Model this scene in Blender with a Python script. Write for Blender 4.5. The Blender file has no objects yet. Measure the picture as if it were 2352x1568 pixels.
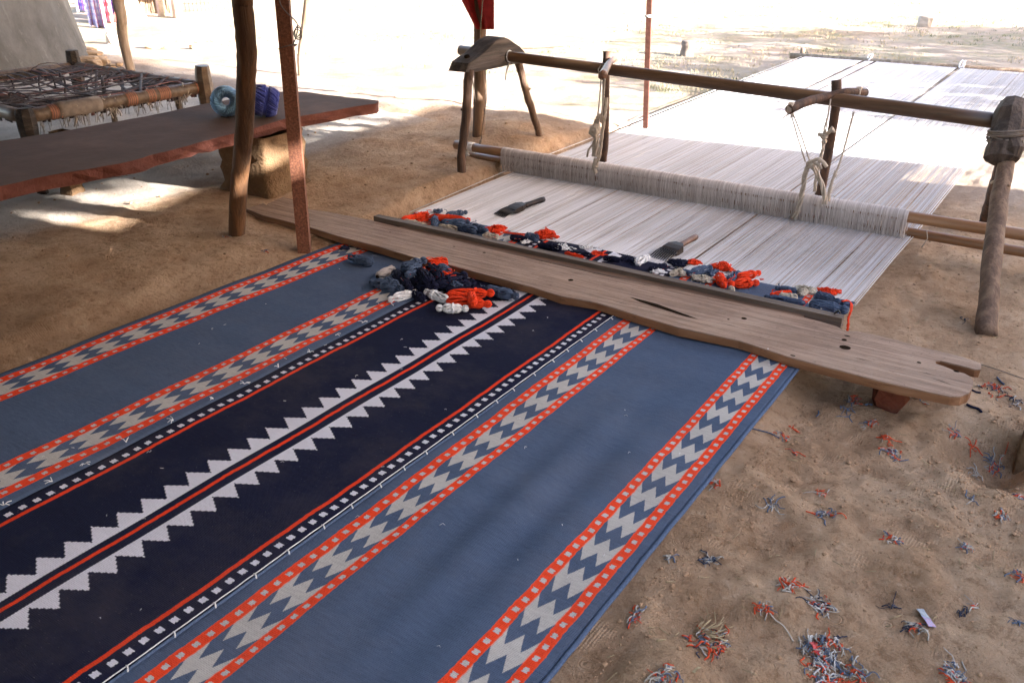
import bpy, math, random
import numpy as np
from mathutils import Vector
random.seed(7); rnd = random.random; U = random.uniform
S = bpy.context.scene; COL = S.collection
R_ = math.radians
# ------------------------------------------------------------------ camera
CAMH = 1.2; FPX = 2030.0; CX, CY = 1176.0, 784.0
PITCH = math.atan((CY + 175.0) / FPX)
def _ray(px, py):
    a = (px - CX) / FPX; b = -(py - CY) / FPX
    c, s = math.cos(PITCH), math.sin(PITCH)
    return np.array([a, c + b * s, -s + b * c])
_v = _ray(2660.0, -175.0); AZ = math.atan2(_v[0], _v[1])
ROT = np.array([[math.cos(AZ), -math.sin(AZ), 0], [math.sin(AZ), math.cos(AZ), 0], [0, 0, 1]])
def at(px, py, z=0.0):            # where a sight line meets the level z (metres, measured on the photograph)
    v = ROT @ _ray(px, py); p = v * ((z - CAMH) / v[2]); p[2] += CAMH; return Vector(p)
def aty(px, py, y):
    v = ROT @ _ray(px, py); p = v * (y / v[1]); p[2] += CAMH; return Vector(p)
def atx(px, py, x):
    v = ROT @ _ray(px, py); p = v * (x / v[0]); p[2] += CAMH; return Vector(p)
def pxm(p):                       # metres per measured pixel at a point
    q = ROT.T @ np.array([p[0], p[1], p[2] - CAMH])
    return (q[1] * math.cos(PITCH) - q[2] * math.sin(PITCH)) / FPX
cam = bpy.data.cameras.new('camera'); co = bpy.data.objects.new('camera', cam); COL.objects.link(co)
co.location = (0, 0, CAMH); co.rotation_euler = (math.pi / 2 - PITCH, 0, AZ)
cam.sensor_width = 36; cam.lens = FPX / 2352.0 * 36; cam.clip_start = 0.02; cam.clip_end = 500
cam.dof.use_dof = True; cam.dof.focus_distance = 2.7; cam.dof.aperture_fstop = 8.0
S.camera = co
# ------------------------------------------------------------------ light
SUN_EL = R_(17); SDIR = Vector((0.994, 0.107, 0)).normalized()   # horizontal direction towards the sun
w = bpy.data.worlds.new('World'); S.world = w; w.use_nodes = True
nt = w.node_tree; sky = nt.nodes.new('ShaderNodeTexSky'); sky.sky_type = 'NISHITA'; sky.sun_disc = False
sky.sun_elevation = SUN_EL; sky.sun_rotation = math.atan2(SDIR.x, SDIR.y); sky.dust_density = 2.0
bg = nt.nodes['Background']; bg.inputs[1].default_value = 0.11; tm = nt.nodes.new('ShaderNodeMix'); tm.data_type = 'RGBA'; tm.blend_type = 'MULTIPLY'; tm.inputs[0].default_value = 1; tm.inputs[7].default_value = (1.09, .97, .92, 1); nt.links.new(sky.outputs[0], tm.inputs[6]); nt.links.new(tm.outputs[2], bg.inputs[0])
sl = bpy.data.lights.new('sun', 'SUN'); sl.energy = 5.0; sl.angle = R_(0.32); sl.color = (1, 0.95, 0.90)
so = bpy.data.objects.new('sun', sl); COL.objects.link(so)
sv = Vector((SDIR.x * math.cos(SUN_EL), SDIR.y * math.cos(SUN_EL), math.sin(SUN_EL)))
so.rotation_euler = sv.to_track_quat('Z', 'Y').to_euler()
S.view_settings.view_transform = 'Standard'; S.view_settings.look = 'None'
S.view_settings.exposure = 3.45; S.view_settings.gamma = 1; S.view_settings.use_curve_mapping = False
# ------------------------------------------------------------------ numpy noise and ground height
_rs = np.random.RandomState(3); _L = _rs.rand(256, 256)
def vn(x, y):
    xi = np.floor(x).astype(int); yi = np.floor(y).astype(int); fx = x - xi; fy = y - yi
    fx = fx * fx * (3 - 2 * fx); fy = fy * fy * (3 - 2 * fy)
    g = lambda a, b: _L[a % 256, b % 256]
    return ((g(xi, yi) * (1 - fx) + g(xi + 1, yi) * fx) * (1 - fy) + (g(xi, yi + 1) * (1 - fx) + g(xi + 1, yi + 1) * fx) * fy) - .5
def sst(a, b, x): t = np.clip((x - a) / (b - a), 0, 1); return t * t * (3 - 2 * t)
def gzn(x, y):
    x = np.asarray(x, float); y = np.asarray(y, float)
    big = vn(x * .9 + 7, y * .9) * .03 + vn(x * 2.3 + 31, y * 2.3 + 5) * .024
    fine = vn(x * 7, y * 7 + 50) * .016 + vn(x * 17, y * 17) * .009 + vn(x * 41, y * 41) * .005 + np.abs(vn(x * 11 + 3, y * 11)) * .012
    fine = fine * (1 + 1.2 * sst(-.7, -.4, x) * sst(3.4, 2.4, y))
    right = -.035 - .065 * sst(1.5, 2.5, y)
    pit = -.11
    left = .0 + .035 * sst(2.7, 3.4, y) - .03 * sst(-2.80, -2.62, x) * sst(2.7, 2.4, y)
    far = -.03 + 0 * x
    # bank on the left side of the warp
    t = sst(-2.70, -2.60, x + .05 * vn(x * 3, y * 3 + 9)) * sst(2.55, 2.75, y)
    base = left * (1 - t) + pit * t
    t2 = sst(-.75, -.5, x)
    t3 = sst(-2.62, -2.55, x) * sst(2.75, 2.5, y)
    base = base * (1 - t3) + (-.04) * t3
    base = base * (1 - t2) + right * t2
    f = sst(5.0, 6.2, y)
    base = base * (1 - f) + (-.075) * f
    # mound behind the left trestle
    base = base + .075 * np.exp(-(((x + 2.98) / .28) ** 2 + ((y - 4.45) / .3) ** 2))
    base = base + .03 * np.exp(-(((x + 3.3) / .35) ** 2 + ((y - 5.05) / .2) ** 2))
    # hole dug at the right edge
    base = base - .08 * np.exp(-((((x + .04) / .10) ** 2 + ((y - 2.42) / .10) ** 2) ** 1.6))
    base = base + .025 * np.exp(-(((x + .02) / .16) ** 2 + ((y - 2.17) / .07) ** 2))
    # hollow and hump in the foreground
    base = base + .02 * np.exp(-(((x + .42) / .12) ** 2 + ((y - 1.12) / .1) ** 2)) - .012 * np.exp(-(((x + .30) / .13) ** 2 + ((y - 1.3) / .13) ** 2))
    under = sst(-2.6, -2.5, x) * sst(-.52, -.62, x)
    z = base + (big + fine) * (1 - .75 * under)
    z = np.where((x > -2.56) & (x < -.57) & (y < 3.2), np.minimum(z, -.016), z)
    return z
def gz(x, y): return float(gzn(np.array([x]), np.array([y]))[0])
def G(px, py):
    z = -.03
    for _ in range(12):
        p = at(px, py, z); z = .5 * z + .5 * gz(p.x, p.y)
    p = at(px, py, z); return p
# ------------------------------------------------------------------ node helper
class X:
    def __init__(s, nt, so): s.nt = nt; s.s = so
    def _m(s, op, b=None, c=None):
        n = s.nt.nodes.new('ShaderNodeMath'); n.operation = op
        for i, v in enumerate((s, b, c)):
            if v is None: continue
            if isinstance(v, X): s.nt.links.new(v.s, n.inputs[i])
            else: n.inputs[i].default_value = v
        return X(s.nt, n.outputs[0])
    def __add__(s, b): return s._m('ADD', b)
    def __sub__(s, b): return s._m('SUBTRACT', b)
    def __mul__(s, b): return s._m('MULTIPLY', b)
    def __truediv__(s, b): return s._m('DIVIDE', b)
    def gt(s, b): return s._m('GREATER_THAN', b)
    def lt(s, b): return s._m('LESS_THAN', b)
    def fract(s): return s._m('FRACT')
    def abs(s): return s._m('ABSOLUTE')
    def floor(s): return s._m('FLOOR')
    def sin(s): return s._m('SINE')
    def max(s, b): return s._m('MAXIMUM', b)
    def min(s, b): return s._m('MINIMUM', b)
    def inv(s): return (s * -1.0) + 1.0
class NT:
    def __init__(s, name, rough=.9, spec=.2):
        s.m = bpy.data.materials.new(name); s.m.use_nodes = True; s.nt = s.m.node_tree
        s.b = s.nt.nodes['Principled BSDF']; s.b.inputs['Roughness'].default_value = rough
        s.b.inputs['Specular IOR Level'].default_value = spec
        s.tc = s.nt.nodes.new('ShaderNodeTexCoord'); s.h = None
    def coord(s, kind='Object', scale=(1, 1, 1)):
        mp = s.nt.nodes.new('ShaderNodeMapping'); mp.inputs['Scale'].default_value = scale
        s.nt.links.new(s.tc.outputs[kind], mp.inputs[0]); return mp.outputs[0]
    def sep(s, v):
        n = s.nt.nodes.new('ShaderNodeSeparateXYZ'); s.nt.links.new(v, n.inputs[0]); return [X(s.nt, o) for o in n.outputs]
    def noise(s, v, scale, detail=4, rough=.55, dist=0):
        n = s.nt.nodes.new('ShaderNodeTexNoise'); n.inputs['Scale'].default_value = scale; n.inputs['Detail'].default_value = detail
        n.inputs['Roughness'].default_value = rough; n.inputs['Distortion'].default_value = dist
        s.nt.links.new(v, n.inputs['Vector']); return X(s.nt, n.outputs['Fac'])
    def voro(s, v, scale, feature='F1', out='Distance', rand=1.0):
        n = s.nt.nodes.new('ShaderNodeTexVoronoi'); n.feature = feature; n.inputs['Scale'].default_value = scale
        n.inputs['Randomness'].default_value = rand
        s.nt.links.new(v, n.inputs['Vector']); return n.outputs[out]
    def ramp(s, fac, stops):
        n = s.nt.nodes.new('ShaderNodeValToRGB'); e = n.color_ramp.elements
        while len(e) < len(stops): e.new(.5)
        for i, (p, c) in enumerate(stops):
            e[i].position = p; e[i].color = tuple(c) + (1,) if len(c) == 3 else c
        s.nt.links.new(fac.s, n.inputs[0]); return n.outputs[0]
    def mix(s, fac, a, b, mode='MIX'):
        n = s.nt.nodes.new('ShaderNodeMix'); n.data_type = 'RGBA'; n.blend_type = mode
        for sock, v in ((n.inputs[0], fac), (n.inputs[6], a), (n.inputs[7], b)):
            if isinstance(v, X): s.nt.links.new(v.s, sock)
            elif isinstance(v, (int, float)): sock.default_value = v
            elif isinstance(v, tuple): sock.default_value = v + (1,)
            else: s.nt.links.new(v, sock)
        return n.outputs[2]
    def col(s, c): s.nt.links.new(c, s.b.inputs['Base Color'])
    def bump(s, h, strength=.5, dist=.01):
        n = s.nt.nodes.new('ShaderNodeBump'); n.inputs['Strength'].default_value = strength; n.inputs['Distance'].default_value = dist
        s.nt.links.new(h.s, n.inputs['Height'])
        if s.h: s.nt.links.new(s.h, n.inputs['Normal'])
        s.h = n.outputs[0]; s.nt.links.new(s.h, s.b.inputs['Normal'])
    def objrand(s):
        n = s.nt.nodes.new('ShaderNodeObjectInfo'); return X(s.nt, n.outputs['Random'])
def mul(c, k): return tuple(min(1, x * k) for x in c)
MATS = {}
def yarnmat(name, c, var=.35):
    n = NT(name, .95, .1); o = n.coord(); f = n.noise(o, 60, 4); g = n.noise(o, 500, 2)
    n.col(n.mix(g, n.ramp(f, [(.3, mul(c, 1 - var)), (.7, mul(c, 1 + var * .6))]), mul(c, 1.0)))
    n.bump(n.noise(o, 900, 3), .6, .002)
    n.b.inputs['Sheen Weight'].default_value = .02
    MATS[name] = n.m; return n.m
SLATE = (.070, .098, .157); NAVY = (.010, .0115, .030); ORNG = (.74, .055, .016); BEI = (.52, .46, .37); WHT = (.80, .79, .79)
for k, c in dict(orange_s=(.64, .085, .032), slate_s=(.13, .16, .22), navy_s=(.04, .045, .07), cream_s=(.46, .42, .37), white_s=(.6, .58, .56), slate=SLATE, navy=NAVY, orange=ORNG, beige=BEI, white=WHT, cream=(.55, .49, .42), cone=(.42, .37, .34), rope=(.50, .42, .34), darkrope=(.2, .16, .13), purple=(.2, .19, .25)).items():
    yarnmat(k, c)
def woodmat(name, c1, c2, axis=0, sc=14, bump=.5, rough=.75, spec=.25, stretch=.06, crack=.5):
    n = NT(name, rough, spec); s = [1, 1, 1]; s[axis] = stretch
    o = n.coord('Object', tuple(s)); a = n.noise(o, sc * 3, 6, .65, .1); b = n.noise(n.coord(), 5, 4); c = n.noise(o, sc * 14, 3, .6)
    colr = n.ramp(a, [(.28, mul(c1, .55)), (.45, c1), (.62, c2), (.8, mul(c2, 1.25))])
    colr = n.mix(b * .55, colr, mul(c1, .6)); colr = n.mix(c.gt(.66) * crack, colr, mul(c1, .3)); n.col(colr)
    n.bump(a + c * .6, bump, .006); MATS[name] = n.m; return n.m
woodmat('board_wood', (.25, .155, .105), (.38, .255, .18), 0, 19, .8)
n = NT.__new__(NT); n.m = MATS['board_wood']; n.nt = n.m.node_tree; n.b = n.nt.nodes['Principled BSDF']; n.tc = n.nt.nodes.new('ShaderNodeTexCoord'); n.h = None
src = n.b.inputs['Base Color'].links[0].from_socket; o = n.coord(); dn = n.noise(o, 3.2, 7, .7, .4); sc_ = n.noise(n.coord('Object', (.12, 1, 1)), 70, 4, .7); sp_ = n.noise(o, 60, 4, .7)
n.col(n.mix((dn - .48).max(0.0) * 2.2, n.mix(sc_.gt(.63) * .35, n.mix(sp_.lt(.36) * .5, src, (.09, .05, .035)), (.40, .30, .225)), (.36, .26, .19)))
woodmat('board_edge', (.19, .085, .038), (.28, .14, .07), 0, 10)
woodmat('batten_wood', (.12, .085, .065), (.20, .15, .12), 0, 12)
woodmat('thin_batten_wood', (.13, .08, .055), (.2, .13, .09), 0, 12)
woodmat('pole_wood', (.105, .058, .032), (.20, .118, .068), 0, 8, .25, .42, .5)
woodmat('bamboo', (.27, .13, .06), (.38, .21, .11), 0, 8, .25, .4, .5)
woodmat('leg_wood', (.13, .08, .055), (.24, .155, .10), 2, 10, .8)
woodmat('dark_leg_wood', (.07, .045, .035), (.15, .08, .05), 2, 10, .8)
woodmat('block_wood', (.05, .038, .032), (.12, .092, .076), 1, 9, 1.3)
woodmat('stub_wood', (.06, .042, .032), (.13, .095, .075), 2, 8, 1.2)
woodmat('post_wood', (.085, .045, .025), (.17, .08, .035), 2, 9, 1.0)
woodmat('pale_post_wood', (.22, .16, .11), (.38, .29, .21), 2, 9, .7)
woodmat('bed_wood', (.15, .095, .06), (.25, .17, .11), 0, 9, .5, .5, .5)
woodmat('comb_wood', (.022, .016, .015), (.05, .028, .022), 0, 12, .3, .5, .25)
woodmat('comb_handle_wood', (.16, .08, .05), (.24, .12, .075), 0, 12, .3, .45, .4)
woodmat('stick_wood', (.2, .15, .11), (.32, .25, .19), 2, 12, .5)
def stonemat(name, c1, c2, sc=6, bump=.6, d=.01, rough=.9):
    n = NT(name, rough, .2); o = n.coord(); a = n.noise(o, sc, 8, .65); b = n.noise(o, sc * 9, 5, .6)
    n.col(n.mix(b * .5, n.ramp(a, [(.3, mul(c1, .7)), (.5, c1), (.72, c2)]), mul(c1, .8))); n.bump(a + b * .5, bump, d); MATS[name] = n.m; return n.m
stonemat('red_sandstone', (.12, .066, .048), (.18, .10, .072), 3, .6, .006)
stonemat('slab_edge', (.15, .055, .042), (.20, .085, .065), 9, 1, .01)
stonemat('mud_plaster', (.15, .09, .048), (.22, .145, .085), 7, 1.0, .02)
stonemat('brick_stone', (.19, .055, .03), (.13, .07, .055), 14, 1, .012)
stonemat('pale_stone', (.42, .36, .30), (.55, .48, .42), 8)
stonemat('sand_rock', (.32, .23, .15), (.42, .32, .22), 8)
stonemat('stump_wood', (.22, .18, .15), (.34, .30, .27), 9, 1, .02)
def simple(name, c, rough=.8, spec=.3, metal=0, nz=None):
    n = NT(name, rough, spec); n.b.inputs['Metallic'].default_value = metal
    f = n.noise(n.coord(), nz or 30, 5); n.col(n.ramp(f, [(.3, mul(c, .75)), (.7, mul(c, 1.15))])); n.bump(f, .2, .004); MATS[name] = n.m
simple('iron', (.03, .028, .028), .45, .5, .6); simple('hole', (.02, .014, .01), 1, 0); simple('wire', (.12, .10, .09), .5, .5, .5)
simple('red_cloth', (.42, .03, .03), .9); simple('straw', (.42, .33, .19), .8); simple('leaf', (.07, .095, .03), .6); simple('blue_plastic', (.2, .35, .6), .5)
simple('black_rubber', (.02, .02, .018), .5, .4); simple('clod', (.34, .22, .135), 1, 0, 0, 60); simple('bark', (.14, .10, .07), .95)
simple('thatch', (.30, .22, .12), .95, .05); simple('lightblue_yarn_x', (.1, .3, .5)); simple('red_foil', (.5, .05, .05), .4)
def woolmat(name, c):
    n = NT(name, .9, .2); o = n.coord(); a = n.noise(o, 18, 5); n.col(n.ramp(a, [(.3, mul(c, .6)), (.6, c), (.8, mul(c, 1.3))])); n.bump(n.noise(o, 160, 3), .5, .004)
    n.b.inputs['Sheen Weight'].default_value = .3; MATS[name] = n.m
woolmat('pale_blue_wool', (.20, .40, .66)); woolmat('royal_blue_wool', (.06, .085, .42))
# rusty iron
n = NT('rusty_iron', .8, .3); o = n.coord(); a = n.noise(o, 9, 6); b = n.noise(o, 130, 5, .7)
n.col(n.mix(a, n.ramp(b, [(.35, (.09, .035, .02)), (.52, (.19, .07, .038)), (.7, (.32, .15, .085))]), n.ramp(b, [(.4, (.10, .04, .024)), (.7, (.20, .085, .05))]))); n.bump(b, .5, .003); MATS['rusty_iron'] = n.m
n = NT('painted_iron', .7, .3); o = n.coord(); a = n.noise(o, 40, 5); n.col(n.ramp(a, [(.35, (.07, .026, .018)), (.65, (.11, .045, .032))])); MATS['painted_iron'] = n.m
# lime plaster of the hut
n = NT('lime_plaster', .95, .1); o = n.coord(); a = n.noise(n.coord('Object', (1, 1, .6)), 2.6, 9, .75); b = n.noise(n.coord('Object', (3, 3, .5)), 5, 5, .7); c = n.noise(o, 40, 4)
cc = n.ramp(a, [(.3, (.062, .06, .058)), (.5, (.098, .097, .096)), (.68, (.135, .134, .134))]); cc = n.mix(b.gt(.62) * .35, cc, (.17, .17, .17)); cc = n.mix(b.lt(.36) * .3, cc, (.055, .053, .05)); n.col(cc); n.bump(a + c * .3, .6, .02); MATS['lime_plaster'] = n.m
# warp cotton with slight per-thread tone
n = NT('warp_cotton', .95, .08); at_ = n.nt.nodes.new('ShaderNodeAttribute'); at_.attribute_name = 'tone'; tone = X(n.nt, at_.outputs['Fac'])
o = n.coord(); f = n.noise(n.coord('Object', (1, .08, 1)), 18, 4)
n.col(n.ramp(tone * .7 + f * .3, [(.1, (.43, .405, .395)), (.45, (.54, .525, .53)), (.8, (.64, .625, .64))])); MATS['warp_cotton'] = n.m
n = NT('heddle_cotton', .95, .08); at_ = n.nt.nodes.new('ShaderNodeAttribute'); at_.attribute_name = 'tone'; tone = X(n.nt, at_.outputs['Fac'])
o = n.coord(); f = n.noise(o, 5, 4)
n.col(n.ramp(tone * .6 + f * .4, [(.15, (.42, .35, .32)), (.5, (.62, .54, .50)), (.8, (.78, .71, .67))])); n.bump(n.noise(o, 600, 2), .3, .001); MATS['heddle_cotton'] = n.m
# sand
n = NT('trodden_sand', .97, .05); o = n.coord()
xs, ys, zs = n.sep(n.coord()); a = n.noise(o, .9, 6, .6); b = n.noise(o, 6, 8, .68); c = n.noise(o, 55, 6, .7); d = n.noise(o, 260, 3, .7)
cc = n.ramp(b * .6 + a * .4, [(.34, (.36, .225, .130)), (.47, (.53, .345, .215)), (.6, (.66, .46, .305)), (.72, (.74, .55, .385))])
cc = n.mix(c.lt(.40) * .4, cc, (.27, .155, .08)); cc = n.mix(d.gt(.60) * .4, cc, (.60, .46, .34)); gm2 = n.noise(o, 9, 4, .7); e_ = n.noise(o, 24, 5, .75); cc = n.mix(e_.lt(.42) * .35, cc, (.27, .155, .085)); cc = n.mix(e_.gt(.62) * .3, cc, (.68, .52, .38))
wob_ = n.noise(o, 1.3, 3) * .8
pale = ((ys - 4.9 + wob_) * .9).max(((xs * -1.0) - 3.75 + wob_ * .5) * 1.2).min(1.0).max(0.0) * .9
cc = n.mix(pale, cc, n.ramp(b, [(.35, (.30, .245, .205)), (.65, (.42, .35, .30))]))  # open-yard brightness put into the colour: separate sand tone over yard and strip
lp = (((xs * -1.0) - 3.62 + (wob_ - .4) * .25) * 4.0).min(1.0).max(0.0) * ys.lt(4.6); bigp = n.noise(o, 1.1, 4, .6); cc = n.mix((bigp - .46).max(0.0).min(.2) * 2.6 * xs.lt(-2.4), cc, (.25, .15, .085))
cc = n.mix(lp * .85, cc, n.ramp(b, [(.35, (.50, .44, .38)), (.65, (.66, .59, .52))]))  # sunlight of the strip under the bench put into a whiter sand colour
gp = n.noise(o, .8, 4, .6); cc = n.mix(ys.gt(6.2) * (gp - .42).max(0.0).min(.18) * 3.5 * gm2, cc, (.19, .20, .11))
# grassy tint far away (the plants themselves stand there as blades)
gmask = n.noise(o, .55, 5, .6)
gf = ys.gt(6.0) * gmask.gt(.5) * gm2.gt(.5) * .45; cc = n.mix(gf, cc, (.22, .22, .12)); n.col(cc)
# shoe-sole rings: concentric ridges round scattered centres
vd = X(n.nt, n.voro(o, 11.0, 'F1', 'Distance', .9)); vc = n.sep(n.voro(o, 11.0, 'F1', 'Color', .9))
ring = (vd * 120.0).sin() * vd.lt(.22) * vc[0].gt(.72) * n.noise(o, 9, 3).gt(.44)
xx = ((xs * .8 + ys * .6) * 700.0).sin(); yy = ((xs * -.6 + ys * .8) * 560.0).sin()
tread = (xx * yy) * n.noise(o, 7.2, 3).gt(.64)
near = ys.lt(2.6)
n.bump(b * 1.3 + c * .8, 1.0, .018); n.bump(d + c, .8, .007)
n.bump((ring + tread * .45) * near, .8, .005)
MATS['trodden_sand'] = n.m
# ------------------------------------------------------------------ rug pattern materials
def rugmat(name, kind):
    n = NT(name, .97, .06); uv = n.tc.outputs['UV']; u, v, _ = n.sep(uv)
    cmb = n.nt.nodes.new('ShaderNodeCombineXYZ'); n.nt.links.new(v.s, cmb.inputs[1])
    wob = n.noise(cmb.outputs[0], 14, 2) - .5; wob2 = n.noise(cmb.outputs[0], 90, 2) - .5
    uu = u + wob * .008 + wob2 * .004
    ROW = .0036; vq = (v / ROW).floor() * ROW
    jag = (((v / ROW).floor() * .5).fract() * 2.0) * .0026      # alternate weft rows interlock
    def band(a, b, q=uu): return q.gt(a) * q.lt(b)
    spk = n.noise(uv, 300, 4, .8); cloud = n.noise(uv, 3.5, 5, .6); streak = n.noise(n.coord('UV', (.15, 1, 1)), 160, 3, .6)
    rowv = n.noise(n.coord('UV', (.25, 1, 1)), 150, 3, .7); bandv = n.noise(n.coord('UV', (.12, 1, 1)), 9, 3, .6)
    def fab(c, k=.35): return n.mix((rowv - .35).max(0.0) * 1.1 + (bandv - .4).max(0.0) * .9,  fab0(c, k), mul(c, 1.45) if kind != 'navy' or c[0] < .1 else mul(c, .9))
    def fab0(c, k=.35): return n.mix(cloud * .6, n.ramp(spk * .65 + streak * .35, [(.32, mul(c, 1 - k * 1.3)), (.5, c), (.68, mul(c, 1 + k * 1.3))]), mul(c, .82))
    def squares(uc, hw, ph, pitch, hl):
        f = ((v - ph) / pitch + .5).fract() - .5
        return ((f * pitch).abs() + wob2 * .002).lt(hl) * ((uu - uc).abs() + jag * .6).lt(hw)
    if kind == 'navy':
        base = fab(NAVY, .5); white = fab((.70, .68, .74), .18)
        k1 = ((vq - 1.314) / .063); k2 = ((vq - 1.314) / .0654); ph = k1.min(0.0) + k2.max(0.0)
        tri = ((ph + .5).fract() - .5).abs() * 2.0
        t1 = (u + jag).gt(tri * .053 - 1.646) * (u + jag * .5).lt(-1.578)
        t2 = (u - jag).lt(tri * -.053 - 1.462) * (u - jag * .5).gt(-1.524)
        sq = squares(-1.845, .0085, 1.102, .0332, .0075).max(squares(-1.2545, .0085, 1.195, .0333, .0075))
        c = n.mix(t1.max(t2).max(sq), base, white)
        ol = band(-1.827, -1.8145).max(band(-1.5595, -1.5485)).max(band(-1.2855, -1.2745))
        c = n.mix(ol, c, fab(ORNG, .25)); hgt = ol * .6 + t1.max(t2) * .15
    else:
        base = fab(SLATE, .32); bei = fab((.44, .415, .385), .2)
        if kind == 'left': B = [(-2.513, -2.480, -2.401, -2.369, 1.656, .111), (-2.057, -2.027, -1.951, -1.919, 1.424, .113)]
        else: B = [(-1.184, -1.1545, -1.0825, -1.058, 1.419, .1148), (-.7365, -.712, -.6405, -.6145, 1.524, .1148)]
        c = base; hgt = None
        for (a0, a1, b0, b1, ph, pt) in B:
            t = (u - a1 + 0.0) / (b0 - a1)
            tri = ((t * 2.0).fract() - .5).abs() * 2.0
            d = (((tri - 1.0) * .042 + ph - vq + wob2 * .005 + wob * .012) / pt + 20.0).fract()
            W_ = d.lt(.060 / pt) * band(a1, b0)
            c = n.mix(W_, c, bei)
            o_ = band(a0, a1).max(band(b0, b1)); c = n.mix(o_, c, fab(ORNG, .22))
            s_ = squares((a0 + a1) / 2, .0068, 1.743 if kind == 'left' else 1.410, .0333, .0066).max(squares((b0 + b1) / 2, .0062, 1.743 if kind == 'left' else 1.427, .0333, .0066))
            c = n.mix(s_, c, fab((.45, .42, .40), .2))
            edge = ((uu - a0).abs().lt(.0022)).max((uu - a1).abs().lt(.0022)).max((uu - b0).abs().lt(.0022)).max((uu - b1).abs().lt(.0022))
            c = n.mix(edge * o_.max(W_) * .35, c, (.95, .12, .04))
            hgt = o_ * .5 + W_ * .3 if hgt is None else hgt + o_ * .5 + W_ * .3
    dirt = n.noise(uv, 2.2, 6, .7); lint = n.noise(uv, 330, 2, .5).gt(.735)
    c = n.mix((dirt - .45).max(0.0) * .35, c, (.33, .26, .2)); c = n.mix(lint * .35, c, (.6, .58, .58))
    n.col(c)
    rows = (v * (2 * math.pi / .0036)).sin(); cols = (u * (2 * math.pi / .0042)).sin()
    n.bump(hgt, .5, .002); n.bump(rows * .35 + cols * rows * .5 + spk * 1.5, .8, .0018)
    MATS[name] = n.m
rugmat('left_weave', 'left'); rugmat('navy_weave', 'navy'); rugmat('right_weave', 'right')
simple('slate_selvedge', mul(SLATE, 1.15), .95, .05, 0, 200)
# ------------------------------------------------------------------ mesh helpers
class MB:
    def __init__(s): s.v = []; s.f = []; s.t = []; s.mi = []; s.cur = 0
    def add(s, vs, fs, tone=None):
        o = len(s.v); s.v += [tuple(p) for p in vs]; s.f += [tuple(i + o for i in f) for f in fs]; s.mi += [s.cur] * len(fs)
        if tone is not None: s.t += [tone] * len(vs)
        return o
    def box(s, c, d, rot=0, jit=0):
        cs, sn = math.cos(rot), math.sin(rot); vs = []
        for dz in (-1, 1):
            for dx, dy in ((-1, -1), (1, -1), (1, 1), (-1, 1)):
                x, y = dx * d[0] / 2 + U(-jit, jit), dy * d[1] / 2 + U(-jit, jit)
                vs.append((c[0] + x * cs - y * sn, c[1] + x * sn + y * cs, c[2] + dz * d[2] / 2 + U(-jit, jit)))
        s.add(vs, [(3, 2, 1, 0), (4, 5, 6, 7), (0, 1, 5, 4), (1, 2, 6, 5), (2, 3, 7, 6), (3, 0, 4, 7)])
    def tube(s, pts, r, seg=6, cap=True, tone=None, flat=1.0, up=None, rough=0):
        pts = [Vector(p) for p in pts]; n = len(pts)
        rs = r if isinstance(r, (list, tuple)) else [r] * n
        t0 = (pts[1] - pts[0]).normalized(); a = Vector(up) if up else (Vector((0, 0, 1)) if abs(t0.z) < .9 else Vector((1, 0, 0)))
        vs = []; nx = None
        for i, p in enumerate(pts):
            t = (pts[min(i + 1, n - 1)] - pts[max(i - 1, 0)])
            if t.length < 1e-9: t = t0
            t = t.normalized()
            nx = (a - t * a.dot(t)) if nx is None else (nx - t * nx.dot(t))
            if nx.length < 1e-6: nx = t.orthogonal()
            nx = nx.normalized(); ny = t.cross(nx)
            for k in range(seg):
                th = 2 * math.pi * k / seg; rr = rs[i] * (1 + (U(-rough, rough) if rough else 0))
                vs.append(p + nx * (math.cos(th) * rr * flat) + ny * (math.sin(th) * rr))
        fs = [(i * seg + k, i * seg + (k + 1) % seg, (i + 1) * seg + (k + 1) % seg, (i + 1) * seg + k) for i in range(n - 1) for k in range(seg)]
        if cap: fs += [tuple(range(seg - 1, -1, -1)), tuple((n - 1) * seg + k for k in range(seg))]
        s.add(vs, fs, tone)
    def prism(s, top, bot, capb=True):      # matching loops
        n = len(top); s.add(list(top) + list(bot), [tuple(range(n)), tuple(range(2 * n - 1, n - 1, -1))] + [(i, i + n, (i + 1) % n + n, (i + 1) % n) for i in range(n)])
    def ball(s, c, r, seg=10, rings=7, jit=0):
        vs = [(c[0], c[1], c[2] + r[2])]
        for i in range(1, rings):
            ph = math.pi * i / rings
            for k in range(seg):
                th = 2 * math.pi * k / seg; j = 1 + U(-jit, jit)
                vs.append((c[0] + r[0] * math.sin(ph) * math.cos(th) * j, c[1] + r[1] * math.sin(ph) * math.sin(th) * j, c[2] + r[2] * math.cos(ph) * j))
        vs.append((c[0], c[1], c[2] - r[2])); fs = [(0, 1 + k, 1 + (k + 1) % seg) for k in range(seg)]
        for i in range(rings - 2):
            a = 1 + i * seg; fs += [(a + k, a + seg + k, a + seg + (k + 1) % seg, a + (k + 1) % seg) for k in range(seg)]
        a = 1 + (rings - 2) * seg; fs += [(a + k, len(vs) - 1, a + (k + 1) % seg) for k in range(seg)]
        s.add(vs, fs)
def tag(o, label=None, cat=None, group=None, kind=None):
    if label: o['label'] = label
    if cat: o['category'] = cat
    if group: o['group'] = group
    if kind: o['kind'] = kind
    return o
def wloc(o):
    p = Vector((0, 0, 0))
    while o is not None: p = p + o.location; o = o.parent
    return p
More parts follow.
